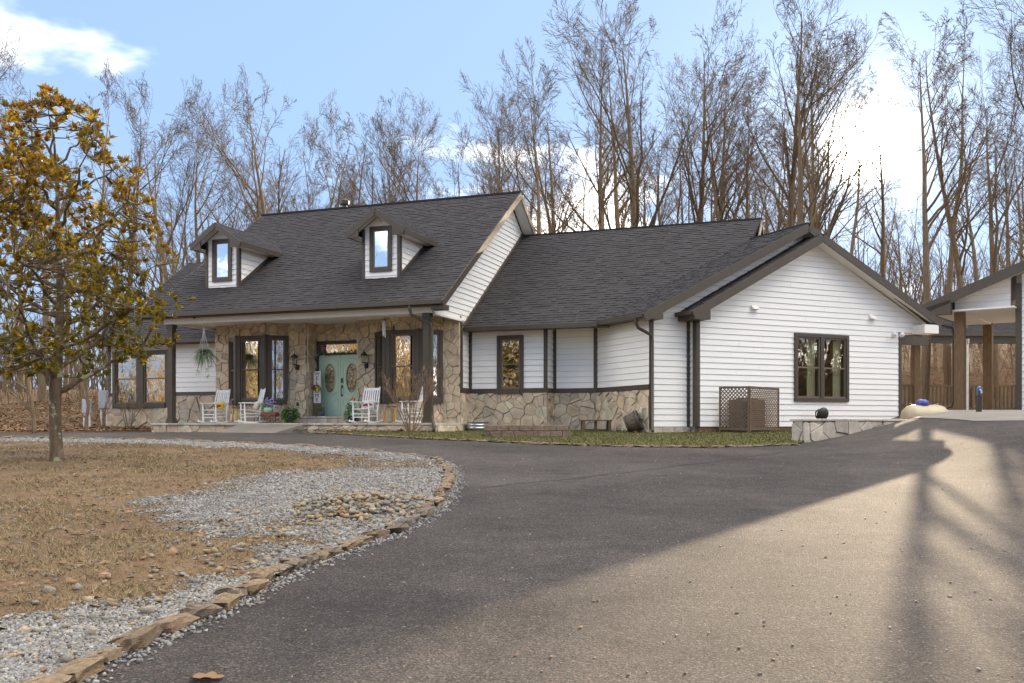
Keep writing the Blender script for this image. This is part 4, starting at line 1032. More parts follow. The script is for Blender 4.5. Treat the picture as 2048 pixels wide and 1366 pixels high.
CUBE = np.array([(a, b, c) for a in (-1, 1) for b in (-1, 1) for c in (-1, 1)], float)*.75
CF = np.array([(0, 1, 3), (0, 3, 2), (4, 6, 7), (4, 7, 5), (0, 4, 5), (0, 5, 1), (2, 3, 7), (2, 7, 6), (0, 2, 6), (0, 6, 4), (1, 5, 7), (1, 7, 3)])
def pebbles(name, pts, sizes, mat, label, cat, seed=1, flat=.6):
    r = np.random.RandomState(seed); n = len(pts); base = np.array(pts)
    J = CUBE[None]*(1+r.uniform(-.75, .35, (n, 8, 3))); s = np.array(sizes)[:, None, None]
    J = J*s*np.stack([r.uniform(.7, 1.3, n), r.uniform(.6, 1.1, n), r.uniform(.4, .9, n)*flat/.6], 1)[:, None, :]
    a = r.uniform(0, 2*pi, n); tl = r.uniform(-.6, .6, n)
    c, s_ = np.cos(tl)[:, None], np.sin(tl)[:, None]; X, Y, Z = J[..., 0], J[..., 1]*1, J[..., 2]*1
    Y, Z = Y*c-Z*s_, Y*s_+Z*c
    c, s_ = np.cos(a)[:, None], np.sin(a)[:, None]; X, Y = X*c-Y*s_, X*s_+Y*c
    V = np.stack([X, Y, Z], -1)+base[:, None, :]
    F = CF[None]+(np.arange(n)*8)[:, None, None]
    return tri_mesh(name, V.reshape(-1, 3), F.reshape(-1, 3), mat, 'stuff', label, cat)
rng = random.Random(17); pts = []; sz = []
for _ in range(340000):
    # sample denser near the camera
    y = 3.6+19.6*rng.random()**1.7; x = rng.uniform(-2.6-min(9.5, y*.52), -.7)
    if len(pts) > 90000: break
    if not inside(ISLAND, x, y): continue
    if rng.random() > gravel_density(x, y)*1.05+.012: continue
    s = rng.uniform(.0055, .0135)*(1+.04*y)*(1.5 if rng.random() < .06 else 1); pts.append((x, y, gh(x, y)+.038+s*.25)); sz.append(s)
for _ in range(6000):    # far strip on the left
    x = rng.uniform(-14, -3); y = rng.uniform(18.5, 23)
    if inside(ISLAND, x, y) and rng.random() < gravel_density(x, y): s = rng.uniform(.02, .04); pts.append((x, y, gh(x, y)+.04)); sz.append(s)
for i in range(len(CURB)-4):   # loose gravel between the stones and the asphalt
    (ax_, ay_), (bx_, by_) = CURB[i], CURB[i+1]; L = math.hypot(bx_-ax_, by_-ay_)
    for _ in range(int(L*150)):
        t = rng.random(); o = abs(rng.gauss(.10, .06)); nx_, ny_ = (by_-ay_)/L, -(bx_-ax_)/L
        x, y = ax_+(bx_-ax_)*t+nx_*o, ay_+(by_-ay_)*t+ny_*o; s = rng.uniform(.009, .02); pts.append((x, y, gh(x, y)+s*.35)); sz.append(s)
pebbles('gravel', pts, sz, M['gravel'], 'loose grey gravel inside the stone edged island', 'gravel', 2)
pts = []; sz = []; rng = random.Random(23)
for _ in range(620):
    x, y = rng.gauss(-1.75, .42), rng.gauss(10.9, .75)
    if inside(ISLAND, x, y): r_ = math.hypot((x+1.75)/.9, (y-10.9)/1.3); s = rng.uniform(.018, .055)*(1.1-.3*min(1, r_)); pts.append((x, y, gh(x, y)+.05+.14*max(0, 1-r_)*rng.random())); sz.append(s)
for _ in range(110):
    y = rng.uniform(4.2, 10); x = -2.3-rng.random()*1.2+ (y-5)*.12; s = rng.uniform(.022, .05)
    if inside(ISLAND, x, y): pts.append((x, y, gh(x, y)+.05)); sz.append(s)
pebbles('rubble', pts, sz, M['rubble'], 'heap of larger tan broken stones on the grey gravel', 'rubble', 5)
pts = []; sz = []
for _ in range(420):
    y = 4.5+15*rng.random()**1.3; x = rng.uniform(-1.6, .56*y)
    if inside(DRIVE, x, y) and not inside(ISLAND, x, y): s = rng.uniform(.005, .014); pts.append((x, y, gh(x, y)+s*.3)); sz.append(s)
pebbles('asphalt_grit', pts, sz, M['rubble'], 'scattered small stones lying on the asphalt drive', 'grit', 8)
def blades(name, pts, hts, mat, label, cat, seed=1, width=.006, lean=.9):
    r = np.random.RandomState(seed); n = len(pts); B = np.array(pts); h = np.array(hts)
    a = r.uniform(0, 2*pi, n); w = r.uniform(.6, 1.4, n)*width*(1+.09*B[:, 1]); ln = r.uniform(.2, lean, n)*h; b = r.uniform(0, 2*pi, n)
    d = np.stack([np.cos(a)*w, np.sin(a)*w, np.zeros(n)], 1); t = np.stack([np.cos(b)*ln, np.sin(b)*ln, h], 1)
    V = np.stack([B-d, B+d, B+t], 1); F = np.arange(3*n).reshape(n, 3)
    return tri_mesh(name, V.reshape(-1, 3), F, mat, 'stuff', label, cat)
rng = random.Random(31); pts = []; hts = []
for _ in range(330000):
    if len(pts) > 105000: break
    y = 3.4+19*rng.random()**1.5; x = rng.uniform(-2.4-min(10.5, y*.56), -.9)
    if not inside(ISLAND, x, y): continue
    g = gravel_density(x, y)
    if rng.random() < g*.97: continue
    if nz(x, y, .8)+nz(x, y, 3.1)*.6 < -.12+.3*rng.random() and rng.random() < .9: continue
    pts.append((x, y, gh(x, y)+.03)); hts.append(rng.uniform(.012, .04)*(1+.02*y))
blades('dry_grass', pts, hts, M['drygrass'], 'short dormant tan grass covering the island under the magnolia', 'grass', 3, .0022, 2.2)
rng = random.Random(37); pts = []; hts = []
for _ in range(120000):
    if len(pts) > 90000: break
    x = rng.uniform(-5.6, 8.8); y = rng.uniform(20.3, 29)
    if inside(LAWN, x, y): pts.append((x, y, gh(x, y)+.02)); hts.append(rng.uniform(.02, .06))
blades('lawn_grass', pts, hts, M['greengrass'], 'thin greenish winter grass strip in front of the wing', 'grass', 4, .004, 1.4)
def leaves(name, pts, mat, label, cat, seed=1, size=.05):
    r = np.random.RandomState(seed); n = len(pts); B = np.array(pts); s = r.uniform(.6, 1.3, n)*size
    Q = np.array([(-1, 0, 0), (0, -.55, .25), (1, 0, .1), (0, .55, .25)])[None]*s[:, None, None]
    a = r.uniform(0, 2*pi, n); tl = r.uniform(-.4, .4, n); X, Y, Z = Q[..., 0], Q[..., 1], Q[..., 2]
    c, s_ = np.cos(tl)[:, None], np.sin(tl)[:, None]; Y, Z = Y*c-Z*s_, Y*s_+Z*c
    c, s_ = np.cos(a)[:, None], np.sin(a)[:, None]; X, Y = X*c-Y*s_, X*s_+Y*c
    V = np.stack([X, Y, Z], -1)+B[:, None, :]; F = np.arange(4*n).reshape(n, 4)
    return tri_mesh(name, V.reshape(-1, 3), F, mat, 'stuff', label, cat)
rng = random.Random(41); pts = []
for _ in range(24000):
    x = rng.uniform(-26, -9); y = 27.5+rng.random()**1.3*30
    if x > -12.4 and y < 30: continue
    pts.append((x, y, gh(x, y)+.02+rng.random()*.05))
for _ in range(12000):
    x = rng.uniform(9, 44); y = 47+rng.random()*26; pts.append((x, y, gh(x, y)+.02+rng.random()*.05))
leaves('fallen_leaves', pts, M['deadleaf'], 'rusty fallen leaves carpeting the wood floor around the house', 'leaves', 6, .065)
pts = []
for _ in range(1300):      # drifts against the walls, strays on the lawns
    k = rng.random()
    if k < .45: s_ = rng.uniform(-4.5, .4); q = MF(s_, -.42-abs(rng.gauss(0, .12)), 0); x, y = q[0], q[1]
    elif k < .8: q = MF(rng.uniform(.1, 2.6), 2.45-abs(rng.gauss(0, .14)), 0); x, y = q[0], q[1]
    elif k < .92: q = GF(-.15-abs(rng.gauss(0, .12)), rng.uniform(0, 2.6), 0); x, y = q[0], q[1]
    else: q = GF(rng.uniform(.3, 5), -.5-abs(rng.gauss(0, .2)), 0); x, y = q[0], q[1]
    pts.append((x, y, gh(x, y)+.05+rng.random()*.05))
for _ in range(1200):
    y = 4+14*rng.random(); x = rng.uniform(-2.6-y*.5, -1.5)
    if inside(ISLAND, x, y) and rng.random() > gravel_density(x, y)*.9: pts.append((x, y, gh(x, y)+.05))
leaves('stray_leaves', pts, M['deadleaf'], 'dead brown leaves drifted along the wall foot and island', 'leaves', 7, .04)

# ------------------------------------------------------------------ trees
class TB:
    def __init__(s): s.V = []; s.F = []
    def tube(s, pts, rads, n):
        V, F = s.V, s.F; b0 = len(V); m = len(pts)
        d = (pts[-1]-pts[0]); ref = Vector((1, 0, 0)) if abs(d.x) < .7*d.length else Vector((0, 1, 0))
        for i in range(m):
            t = (pts[min(i+1, m-1)]-pts[max(i-1, 0)]); a = t.cross(ref)
            if a.length < 1e-6: a = Vector((1, 0, 0))
            a.normalize(); b = t.cross(a).normalized(); r = rads[i]; p = pts[i]
            for k in range(n):
                c, s_ = cos(2*pi*k/n)*r, sin(2*pi*k/n)*r
                V.append((p.x+a.x*c+b.x*s_, p.y+a.y*c+b.y*s_, p.z+a.z*c+b.z*s_))
        for i in range(m-1):
            for k in range(n):
                q = b0+i*n; k2 = (k+1) % n; F.append((q+k, q+k2, q+n+k2, q+n+k))
SEGS = (12, 8, 5, 3, 2); SIDES = (9, 6, 4, 3, 3)
def grow(trunk, crown, rng, p, d, L, r, lev, par, tips=None):
    n = SEGS[lev]; pts = [p.copy()]; rads = [r]; ds = [d.copy()]; q = p.copy(); dd = d.copy()
    wob, trop = par['wob'][lev], par['trop'][lev]; end = par['end'][lev]
    for i in range(1, n+1):
        dd = dd+Vector((rng.gauss(0, wob), rng.gauss(0, wob), rng.gauss(0, wob*.6)+trop)); dd.normalize()
        q = q+dd*(L/n); pts.append(q.copy()); ds.append(dd.copy()); t = i/n; rads.append(max(par['min'], r*(1-(1-end)*t)))
    (trunk if lev == 0 else crown).tube(pts, rads, SIDES[lev])
    if tips is not None and lev >= par['tiplev']: tips.append((pts[-1], ds[-1]))
    if lev >= par['levels']: return
    nc = par['n'][lev]; nc = nc if isinstance(nc, int) else rng.randint(*nc); t0 = par['start'][lev]; az = rng.uniform(0, 2*pi)
    for k in range(nc):
        t = t0+(1-t0)*((k+rng.uniform(.1, .9))/nc); i = min(n-1, int(t*n)); f = t*n-i
        cp = pts[i].lerp(pts[i+1], f); pd = ds[i+1]; cr = rads[i]*(1-f)+rads[i+1]*f
        az += 2.4+rng.uniform(-.5, .5); an = radians(rng.uniform(*par['ang'][lev]))
        a = pd.cross(Vector((cos(az*1.7), sin(az*1.7), .2))).normalized(); b = pd.cross(a)
        cd = pd*cos(an)+(a*cos(az)+b*sin(az))*sin(an)
        cl = L*par['ratio'][lev]*(1.15-.62*t)*rng.uniform(.75, 1.2)
        grow(trunk, crown, rng, cp, cd, cl, max(par['min'], min(cr*.85, cr*rng.uniform(.40, .62))), lev+1, par, tips)
def tree_proto(seed, kind):
    rng = random.Random(seed); par = dict(levels=4, tiplev=9, min=.0075)
    if kind == 'vase':      # big, forking low into ascending limbs
        par.update(wob=(.045, .09, .10, .09, .08), trop=(.03, .05, .05, .035, .02), end=(.07, .12, .2, .35, .6), n=((10, 13), (6, 8), (5, 7), (3, 5)), start=(.34, .22, .15, .12),
                   ang=((22, 46), (24, 48), (26, 52), (24, 52)), ratio=(.50, .48, .46, .52)); H, r = 19.0, .36
    elif kind == 'tall':    # clear straight stem, narrow crown
        par.update(wob=(.028, .09, .10, .09, .08), trop=(.03, .05, .05, .03, .02), end=(.06, .12, .2, .35, .6), n=((13, 17), (5, 7), (5, 6), (3, 4)), start=(.45, .2, .15, .12),
                   ang=((26, 52), (26, 50), (28, 54), (26, 55)), ratio=(.32, .46, .46, .52)); H, r = 20.5, .29
    elif kind == 'fork':    # twin stems, leaning
        par.update(wob=(.06, .09, .10, .09, .08), trop=(.02, .06, .05, .035, .02), end=(.07, .12, .2, .35, .6), n=((7, 9), (8, 10), (6, 7), (4, 5)), start=(.28, .25, .15, .12),
                   ang=((16, 34), (24, 46), (28, 55), (30, 60)), ratio=(.68, .42, .46, .5)); H, r = 18.0, .28
    else:                   # slender
        par.update(levels=4, wob=(.04, .09, .11, .10, .08), trop=(.03, .04, .045, .03, .02), end=(.06, .15, .2, .35, .6), n=((12, 15), (5, 6), (4, 5), (3, 4)), start=(.36, .2, .15, .12),
                   ang=((25, 50), (25, 50), (28, 55), (30, 60)), ratio=(.28, .45, .45, .46)); H, r = 16.0, .17
    trunk, crown = TB(), TB()
    grow(trunk, crown, rng, Vector((0, 0, -.3)), Vector((rng.gauss(0, .04), rng.gauss(0, .04), 1)).normalized(), H, r, 0, par)
    out = []
    for nm, tb, mt in (('trunk', trunk, 'bark'), ('crown', crown, 'twig')):
        me = bpy.data.meshes.new(nm); me.from_pydata(tb.V, [], tb.F); me.materials.append(M[mt])
        me.polygons.foreach_set('use_smooth', [True]*len(me.polygons)); out.append(me)
    zt = max(v[2] for v in crown.V)
    return out[0], out[1], zt
PROTO = {}
for i, k in enumerate(('vase', 'vase', 'vase', 'tall', 'tall', 'tall', 'fork', 'fork', 'slender', 'slender', 'slender')):
    PROTO.setdefault(k, []).append(tree_proto(200+i*7, k))
def plant_tree(kind, idx, x, y, height, rot, label, group, lean=(0, 0), fat=1.0, name='bare_tree'):
    tr, cr, zt = PROTO[kind][idx % len(PROTO[kind])]; s = height/zt
    t = thing(name, label, 'tree', (x, y, gh(x, y)-.1), 0, group, True); t.rotation_euler = (lean[0], lean[1], rot); t.scale = (s*fat, s*fat, s)
    for nm, me in (('trunk', tr), ('crown', cr)): o = link(bpy.data.objects.new(nm, me)); o.parent = t
    return t
ORD = ['first', 'second', 'third', 'fourth', 'fifth', 'sixth', 'seventh', 'eighth', 'ninth', 'tenth', 'eleventh', 'twelfth', 'thirteenth', 'fourteenth']
FRONT = [  # bearing x/y, distance, top as rise/run, kind, variant, lean
    (-.560, 36, .475, 'vase', 0, .10), (-.500, 50, .40, 'tall', 1, 0), (-.455, 58, .36, 'slender', 0, .03),
    (-.408, 47, .362, 'tall', 0, -.02), (-.352, 44, .372, 'fork', 0, -.09), (-.330, 52, .355, 'vase', 2, .0), (-.304, 54, .365, 'slender', 1, .02),
    (-.243, 43, .392, 'vase', 1, -.12), (-.262, 60, .30, 'fork', 1, .0), (-.213, 54, .345, 'vase', 2, .03), (-.176, 60, .318, 'slender', 2, -.03), (-.150, 62, .30, 'tall', 2, .0),
    (-.110, 46, .375, 'vase', 0, .02), (-.135, 52, .34, 'fork', 1, .05), (-.070, 58, .325, 'slender', 0, .02), (-.030, 50, .385, 'fork', 0, -.04), (-.008, 62, .34, 'tall', 1, .02),
    (.033, 41, .42, 'vase', 2, .03), (.068, 58, .36, 'slender', 1, 0), (.092, 46, .41, 'tall', 0, 0), (.112, 55, .395, 'tall', 2, .01), (.146, 39, .448, 'vase', 1, -.03), (.170, 60, .37, 'fork', 0, 0),
    (.186, 56, .36, 'slender', 2, .02), (.208, 48, .425, 'tall', 1, .015), (.226, 60, .39, 'slender', 0, 0), (.262, 45, .402, 'fork', 1, -.10), (.248, 62, .36, 'tall', 2, 0),
    (.292, 45, .462, 'tall', 0, .0), (.310, 43, .455, 'vase', 0, .02), (.325, 50, .41, 'tall', 2, .01), (.340, 57, .43, 'slender', 1, 0),
    (.400, 63, .36, 'slender', 2, 0), (.436, 40, .422, 'tall', 2, -.02), (.462, 58, .40, 'slender', 0, .06), (.486, 46, .415, 'slender', 1, -.04), (.515, 52, .43, 'fork', 1, .05), (.552, 37, .47, 'vase', 1, .0), (.498, 64, .35, 'slender', 0, 0), (.59, 48, .43, 'tall', 2, 0)]
def zone(b):
    if b < -.43: return 'left of the house, counted from the left'
    if b < -.27: return 'behind the left dormer, counted from the left'
    if b < .005: return 'behind the main roof ridge, counted from the left'
    if b < .265: return 'behind the lower wing ridge, counted from the left'
    if b < .375: return 'just left of the sun, counted from the left'
    return 'right of the sun, counted from the left'
def deep(b):
    return ('left of the house' if b < -.43 else 'seen over the left dormer' if b < -.27 else 'seen over the main roof ridge' if b < .005 else
            'seen over the lower wing ridge' if b < .265 else 'just left of the sun' if b < .375 else 'right of the sun above the carport')
cnt = {}; rng = random.Random(51)
for b, D, rise, kind, var, lean in sorted(FRONT):
    z = zone(b); cnt[z] = cnt.get(z, 0)+1
    word = {'vase': 'broad bare tree', 'tall': 'tall straight bare tree', 'fork': 'forked bare tree', 'slender': 'slender bare tree'}[kind]
    x = b*D; top = EYE+(rise+(.03 if b > .06 else .012))*D*rng.uniform(.95, 1.04); gz = gh(x, D)
    plant_tree(kind, var, x, D, top-gz, rng.uniform(0, 6.28), f'{word}, {ORD[cnt[z]-1]} of those {z}', 'bare trees of the wood behind the house', (rng.uniform(-.02, .02), lean), 1.0 if kind != 'slender' else 1.15)
for i in range(105):
    b = -.72+1.45*(i+rng.random())/105; D = rng.uniform(58, 118); x = b*D; kind = rng.choice(('slender', 'slender', 'tall', 'slender'))
    if .362 < b < .388: continue
    hk = .55 if .392 < b < .53 else 1.0
    plant_tree(kind, rng.randint(0, 5), x, D, rng.uniform(14, 20)*(1 if b > 0 else .92)*hk, rng.uniform(0, 6.28), 'thin bare tree deep in the wood '+deep(b), 'thin trees deep in the wood '+deep(b), (rng.uniform(-.04, .04), rng.uniform(-.05, .05)), 1.2)
for i in range(20):
    b = -.27+.34*(i+rng.random())/20; D = rng.uniform(50, 66); x = b*D
    plant_tree(rng.choice(('tall', 'slender')), rng.randint(0, 5), x, D, EYE+rng.uniform(.27, .34)*D-gh(x, D), rng.uniform(0, 6.28), 'thin bare tree deep in the wood '+deep(b), 'thin trees deep in the wood '+deep(b), (rng.uniform(-.04, .04), rng.uniform(-.05, .05)), .95)
# wood across the road that the windows mirror
for i in range(70):
    x = rng.uniform(-95, 80); y = rng.uniform(-62, -14)
    if i % 5 == 0: x, y = rng.uniform(40, 80), rng.uniform(-30, 12)
    if abs(x) < 9 and y > -22: continue
    plant_tree(rng.choice(('vase', 'tall', 'fork', 'slender')), rng.randint(0, 5), x, y, rng.uniform(13, 20), rng.uniform(0, 6.28), 'sunlit bare tree mirrored in the front windows', 'bare trees mirrored in the windows', (0, 0), 1.3)
# understory: thin saplings and brush read as one mass
def brush(name, boxes, n, mat, label, hmin, hmax, seed, rad=.012):
    r = random.Random(seed); tb = TB()
    for _ in range(n):
        x0, x1, y0, y1 = r.choice(boxes); x, y = r.uniform(x0, x1), r.uniform(y0, y1); h = r.uniform(hmin, hmax)
        p = Vector((x, y, gh(x, y)-.05)); d = Vector((r.gauss(0, .16), r.gauss(0, .16), 1)).normalized()
        pts = [p]; 
        for k in range(3): d = (d+Vector((r.gauss(0, .12), r.gauss(0, .12), 0))).normalized(); pts.append(pts[-1]+d*(h/3))
        R = rad*(.6+h*.22); tb.tube(pts, [R, R*.75, R*.5, R*.15], 3)
        for k in range(r.randint(3, 6)):
            t = r.uniform(.35, .95); q = pts[0].lerp(pts[-1], t); a = r.uniform(0, 6.28); l = h*r.uniform(.12, .3)
            tb.tube([q, q+Vector((cos(a)*l*.6, sin(a)*l*.6, l*.75))], [R*.4, R*.1], 3)
    o = add_obj(name, tb.V, tb.F, M[mat], kind='stuff'); tag(o, label, 'brush'); return o
brush('undergrowth', [(-60, -12, 46, 78), (-60, -14, 50, 80), (12, 54, 66, 90)], 1100, 'twig', 'tangle of thin brown saplings under the trees behind the house', 1.5, 6, 61, .016)
brush('hillside_saplings', [(14, 46, 52, 68), (-50, -14, 40, 52)], 260, 'twig', 'scattered thin saplings standing on the leafy hillside', 1.5, 6, 64, .014)
brush('far_wood', [(-140, 140, 118, 170)], 2600, 'twig', 'hazy far brown wood closing the view between the trunks', 8, 17, 62, .03)
brush('roadside_brush', [(-110, 90, -62, -28), (-90, -25, -24, 6), (26, 90, -40, -6), (42, 95, -32, 16)], 7500, 'drygrass', 'golden roadside brush mirrored in the front windows', 2.5, 13, 63, .034)

# --- the magnolia on the island
def magnolia():
    rng = random.Random(77); X, Y = -8.18, 16.91; Z = gh(X, Y)
    t = thing('magnolia_tree', 'magnolia with bronze and green leathery leaves and lichen spotted trunk on the island', 'tree', (X, Y, Z), 0, None, True)
    tr, cw = TB(), TB()
    base = [Vector((0, 0, -.15)), Vector((0, 0, .15)), Vector((-.02, 0, .55)), Vector((-.04, .02, 1.0)), Vector((-.02, .0, 1.35)), Vector((.02, 0, 2.0)), Vector((.06, .03, 2.9)), Vector((.03, .0, 3.9)), Vector((.0, .03, 4.9)), Vector((-.05, 0, 5.9))]
    tr.tube(base, [.16, .115, .105, .10, .11, .085, .065, .048, .034, .016], 10)
    def R(z): 
        ks = [(1.55, 1.1), (2.2, 1.85), (3.0, 2.0), (4.0, 1.8), (5.0, 1.45), (5.7, 1.1), (6.15, .8), (6.6, .35)]
        for (a, ra), (b, rb) in zip(ks[:-1], ks[1:]):
            if a <= z <= b: return ra+(rb-ra)*(z-a)/(b-a)
        return .1
    limbs = []
    for i in range(26):
        z0 = 1.25+4.2*(i/25)**1.1; az = i*2.4+rng.uniform(-.4, .4); j = max(k for k in range(len(base)) if base[k].z <= z0+1e-6); j = min(j, len(base)-2)
        p = base[j].lerp(base[j+1], (z0-base[j].z)/(base[j+1].z-base[j].z)); zt = min(6.35, z0+rng.uniform(.55, 1.5)); rr = R(max(1.6, zt))*rng.uniform(.78, .98)
        e = Vector((cos(az)*rr, sin(az)*rr, zt)); pts = []
        for k in range(8):
            u = k/7; q = p.lerp(e, u); q.z = p.z+(e.z-p.z)*u**1.5+.12*sin(u*3); q += Vector((rng.gauss(0, .03), rng.gauss(0, .03), rng.gauss(0, .03)))*(u > 0); pts.append(q)
        r0 = .058*(1-.55*i/26); cw.tube(pts, [r0*(1-.8*k/7) for k in range(8)], 6); limbs += pts[2:]
    limbs += base[6:]
    V = []; F = []
    def leafy(q, d, n, sc):
        az0 = rng.uniform(0, 6.28)
        for k in range(n):
            az = az0+k*2.4; el = rng.uniform(.15, 1.15); L = rng.uniform(.09, .155)*sc; w = L*rng.uniform(.17, .23)
            a = d.cross(Vector((.3, .5, .8))).normalized(); b = d.cross(a)
            o = (d*cos(el)+(a*cos(az)+b*sin(az))*sin(el)).normalized(); sd_ = o.cross(d).normalized() if o.cross(d).length > .01 else a; up = sd_.cross(o)
            s = q+o*.015; m1 = s+o*(L*.35); m2 = s+o*(L*.7); tp = s+o*L-up*(L*.06); fold = up*(w*.28); k0 = len(V)
            for pnt in (s, m1+sd_*w+fold, m1, m1-sd_*w+fold, m2+sd_*w*.8+fold, m2, m2-sd_*w*.8+fold, tp): V.append(tuple(pnt))
            F.extend([(k0, k0+1, k0+2), (k0, k0+2, k0+3), (k0+1, k0+4, k0+5, k0+2), (k0+2, k0+5, k0+6, k0+3), (k0+4, k0+7, k0+5), (k0+5, k0+7, k0+6)])
    n = 0
    while n < 1000:
        z = rng.uniform(1.55, 6.6); rm = R(z)
        if rng.random() > (rm/2.0)**1.2+.05: continue
        rr = rm*sqrt(rng.random())**.75*rng.uniform(.92, 1.16); az = rng.uniform(0, 6.28)
        if mn.noise(Vector((cos(az)*rr*1.3, sin(az)*rr*1.3, z*1.3))) < -.02: continue
        if z < 2.6 and rng.random() < .35: continue
        q = Vector((cos(az)*rr, sin(az)*rr, z)); b = min(limbs, key=lambda m: (m-q).length_squared+.6*max(0, m.z-q.z)**2*2)
        if (b-q).length > 1.3: continue
        mid = b.lerp(q, .55)+Vector((rng.gauss(0, .04), rng.gauss(0, .04), -.04)); cw.tube([b, mid, q], [.013, .009, .005], 4)
        d = ((q-mid).normalized()+Vector((0, 0, .35))).normalized(); leafy(q, d, rng.randint(8, 12), rng.uniform(.85, 1.2))
        if rng.random() < .5: leafy(mid, d, rng.randint(3, 5), .9)
        n += 1
    o = add_obj('trunk', tr.V, tr.F, M['magbark'], t, True); o = add_obj('branches', cw.V, cw.F, M['magbark'], t, True)
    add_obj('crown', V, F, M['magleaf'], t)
magnolia()
def small_tree(X, Y, h, r, label, seed, name='small_tree', mat='bark', cat='tree', stems=1, fan=.0, par=None):
    rng = random.Random(seed); t = thing(name, label, cat, (X, Y, gh(X, Y)), 0, None, True); tr, cw = TB(), TB()
    pr = dict(levels=3, tiplev=9, min=.003, wob=(.06, .12, .14, .15, .2), trop=(.02, .05, .03, .02, 0), end=(.3, .3, .3, .4, .5), n=((5, 7), (4, 6), (3, 4), 2), start=(.18, .2, .2, .2), ang=((28, 52), (25, 50), (28, 55), (30, 60)), ratio=(.75, .55, .5, .5))
    if par: pr.update(par)
    for k in range(stems):
        a = k*2.4+rng.uniform(-.3, .3); d = Vector((cos(a)*fan*rng.uniform(.4, 1.1), sin(a)*fan*rng.uniform(.4, 1.1), 1)).normalized()
        grow(tr, cw, rng, Vector((cos(a)*.04*(stems > 1), sin(a)*.04*(stems > 1), -.05)), d, h*rng.uniform(.75, 1.05), r*rng.uniform(.8, 1.1), 0, pr)
    add_obj('trunk' if stems == 1 else 'stems', tr.V, tr.F, M[mat], t, True); add_obj('crown' if stems == 1 else 'twigs', cw.V, cw.F, M[mat], t, True)
small_tree(-14.0, 27.6, 2.4, .085, 'small low forking bare tree in leaf litter at the far left edge', 301)
small_tree(-13.4, 29.6, 2.4, .075, 'small bare tree bending beside the grey utility boxes', 302)
q = MF(-.25, -.95, 0)
small_tree(q[0], q[1], 1.75, .018, 'leafless multi stemmed crape myrtle in the lawn before the porch', 303, 'bare_shrub', 'shrubbark', 'shrub', 11, .42, dict(levels=3, n=((5, 7), (4, 6), 3, 2), start=(.45, .3, .2, .2), ratio=(.4, .5, .5, .5), ang=((15, 40), (20, 50), (30, 50), (30, 50))))
for k, (s_, lb) in enumerate(((-13.1, 'leafless vase shaped shrub under the middle of the left wing window'), (-14.35, 'leafless scraggly shrub at the outer corner of the left wing'))):
    q = MF(s_, 2.6, 0)
    small_tree(q[0], q[1], 1.45+.3*k, .02, lb, 310+k, 'bare_shrub', 'shrubbark', 'shrub', 7, .4, dict(levels=2, n=((3, 5), (2, 4), 2, 2), start=(.4, .3, .2, .2), ratio=(.4, .5, .5, .5), ang=((15, 40), (20, 50), (30, 50), (30, 50))))

# ------------------------------------------------------------------ porch furniture
FZ = EYE+FL
def rocking_chair(name, label):
    t = thing(name, label, 'chair', (0, 0, 0), 0, 'white rocking chairs on the porch', True); m = M['paint_white']
    pt = lambda n, mb: mb.build(n, m, t)
    hw = .27
    for s in (-1, 1):
        x = s*hw
        arc = [(x, -.46+.95*k/12, .025+.55*((k/12-.45)**2)*.42) for k in range(13)]
        mb = MB()
        for a, b in zip(arc[:-1], arc[1:]): mb.beam(a, b, .045, .05)
        pt('rocker', mb)
        pt('leg', MB().tube([(x, -.25, .05), (x, -.26, .30), (x, -.27, .62)], [.022, .026, .02], 8))
        pt('leg', MB().tube([(x, .20, .05), (x, .21, .40), (x*1.0, .30, .80), (x*.98, .37, 1.09)], [.022, .025, .023, .018], 8))
        mb = MB(); mb.prism([(x-.05, .62), (x+.05, .62), (x+.05, .645), (x-.05, .645)], -.34, .26); pt('armrest', mb)
        pt('stretcher', MB().tube([(x, -.25, .20), (x, .20, .20)], .012, 6)); pt('stretcher', MB().tube([(x, -.25, .30), (x, .20, .30)], .012, 6))
    for z in (.17, .27): pt('stretcher', MB().tube([(-hw, -.255, z), (hw, -.255, z)], .013, 6))
    pt('stretcher', MB().tube([(-hw, .2, .22), (hw, .2, .22)], .013, 6))
    mb = MB()
    for k in range(9):
        y = -.28+.055*k; z = .42-.0009*k*k*1.2+.004*(k == 0); mb.box(-hw, hw, y, y+.048, z-.012, z+.008)
    pt('seat', mb)
    pt('back_rail', MB().box(-hw, hw, .345, .375, .98, 1.06)); pt('back_rail', MB().box(-hw, hw, .225, .25, .50, .55))
    for k in range(6):
        x = -.19+.076*k; pt('slat', MB().beam((x, .24, .53), (x, .355, .99), .036, .014, (0, 1, 0)))
    return t
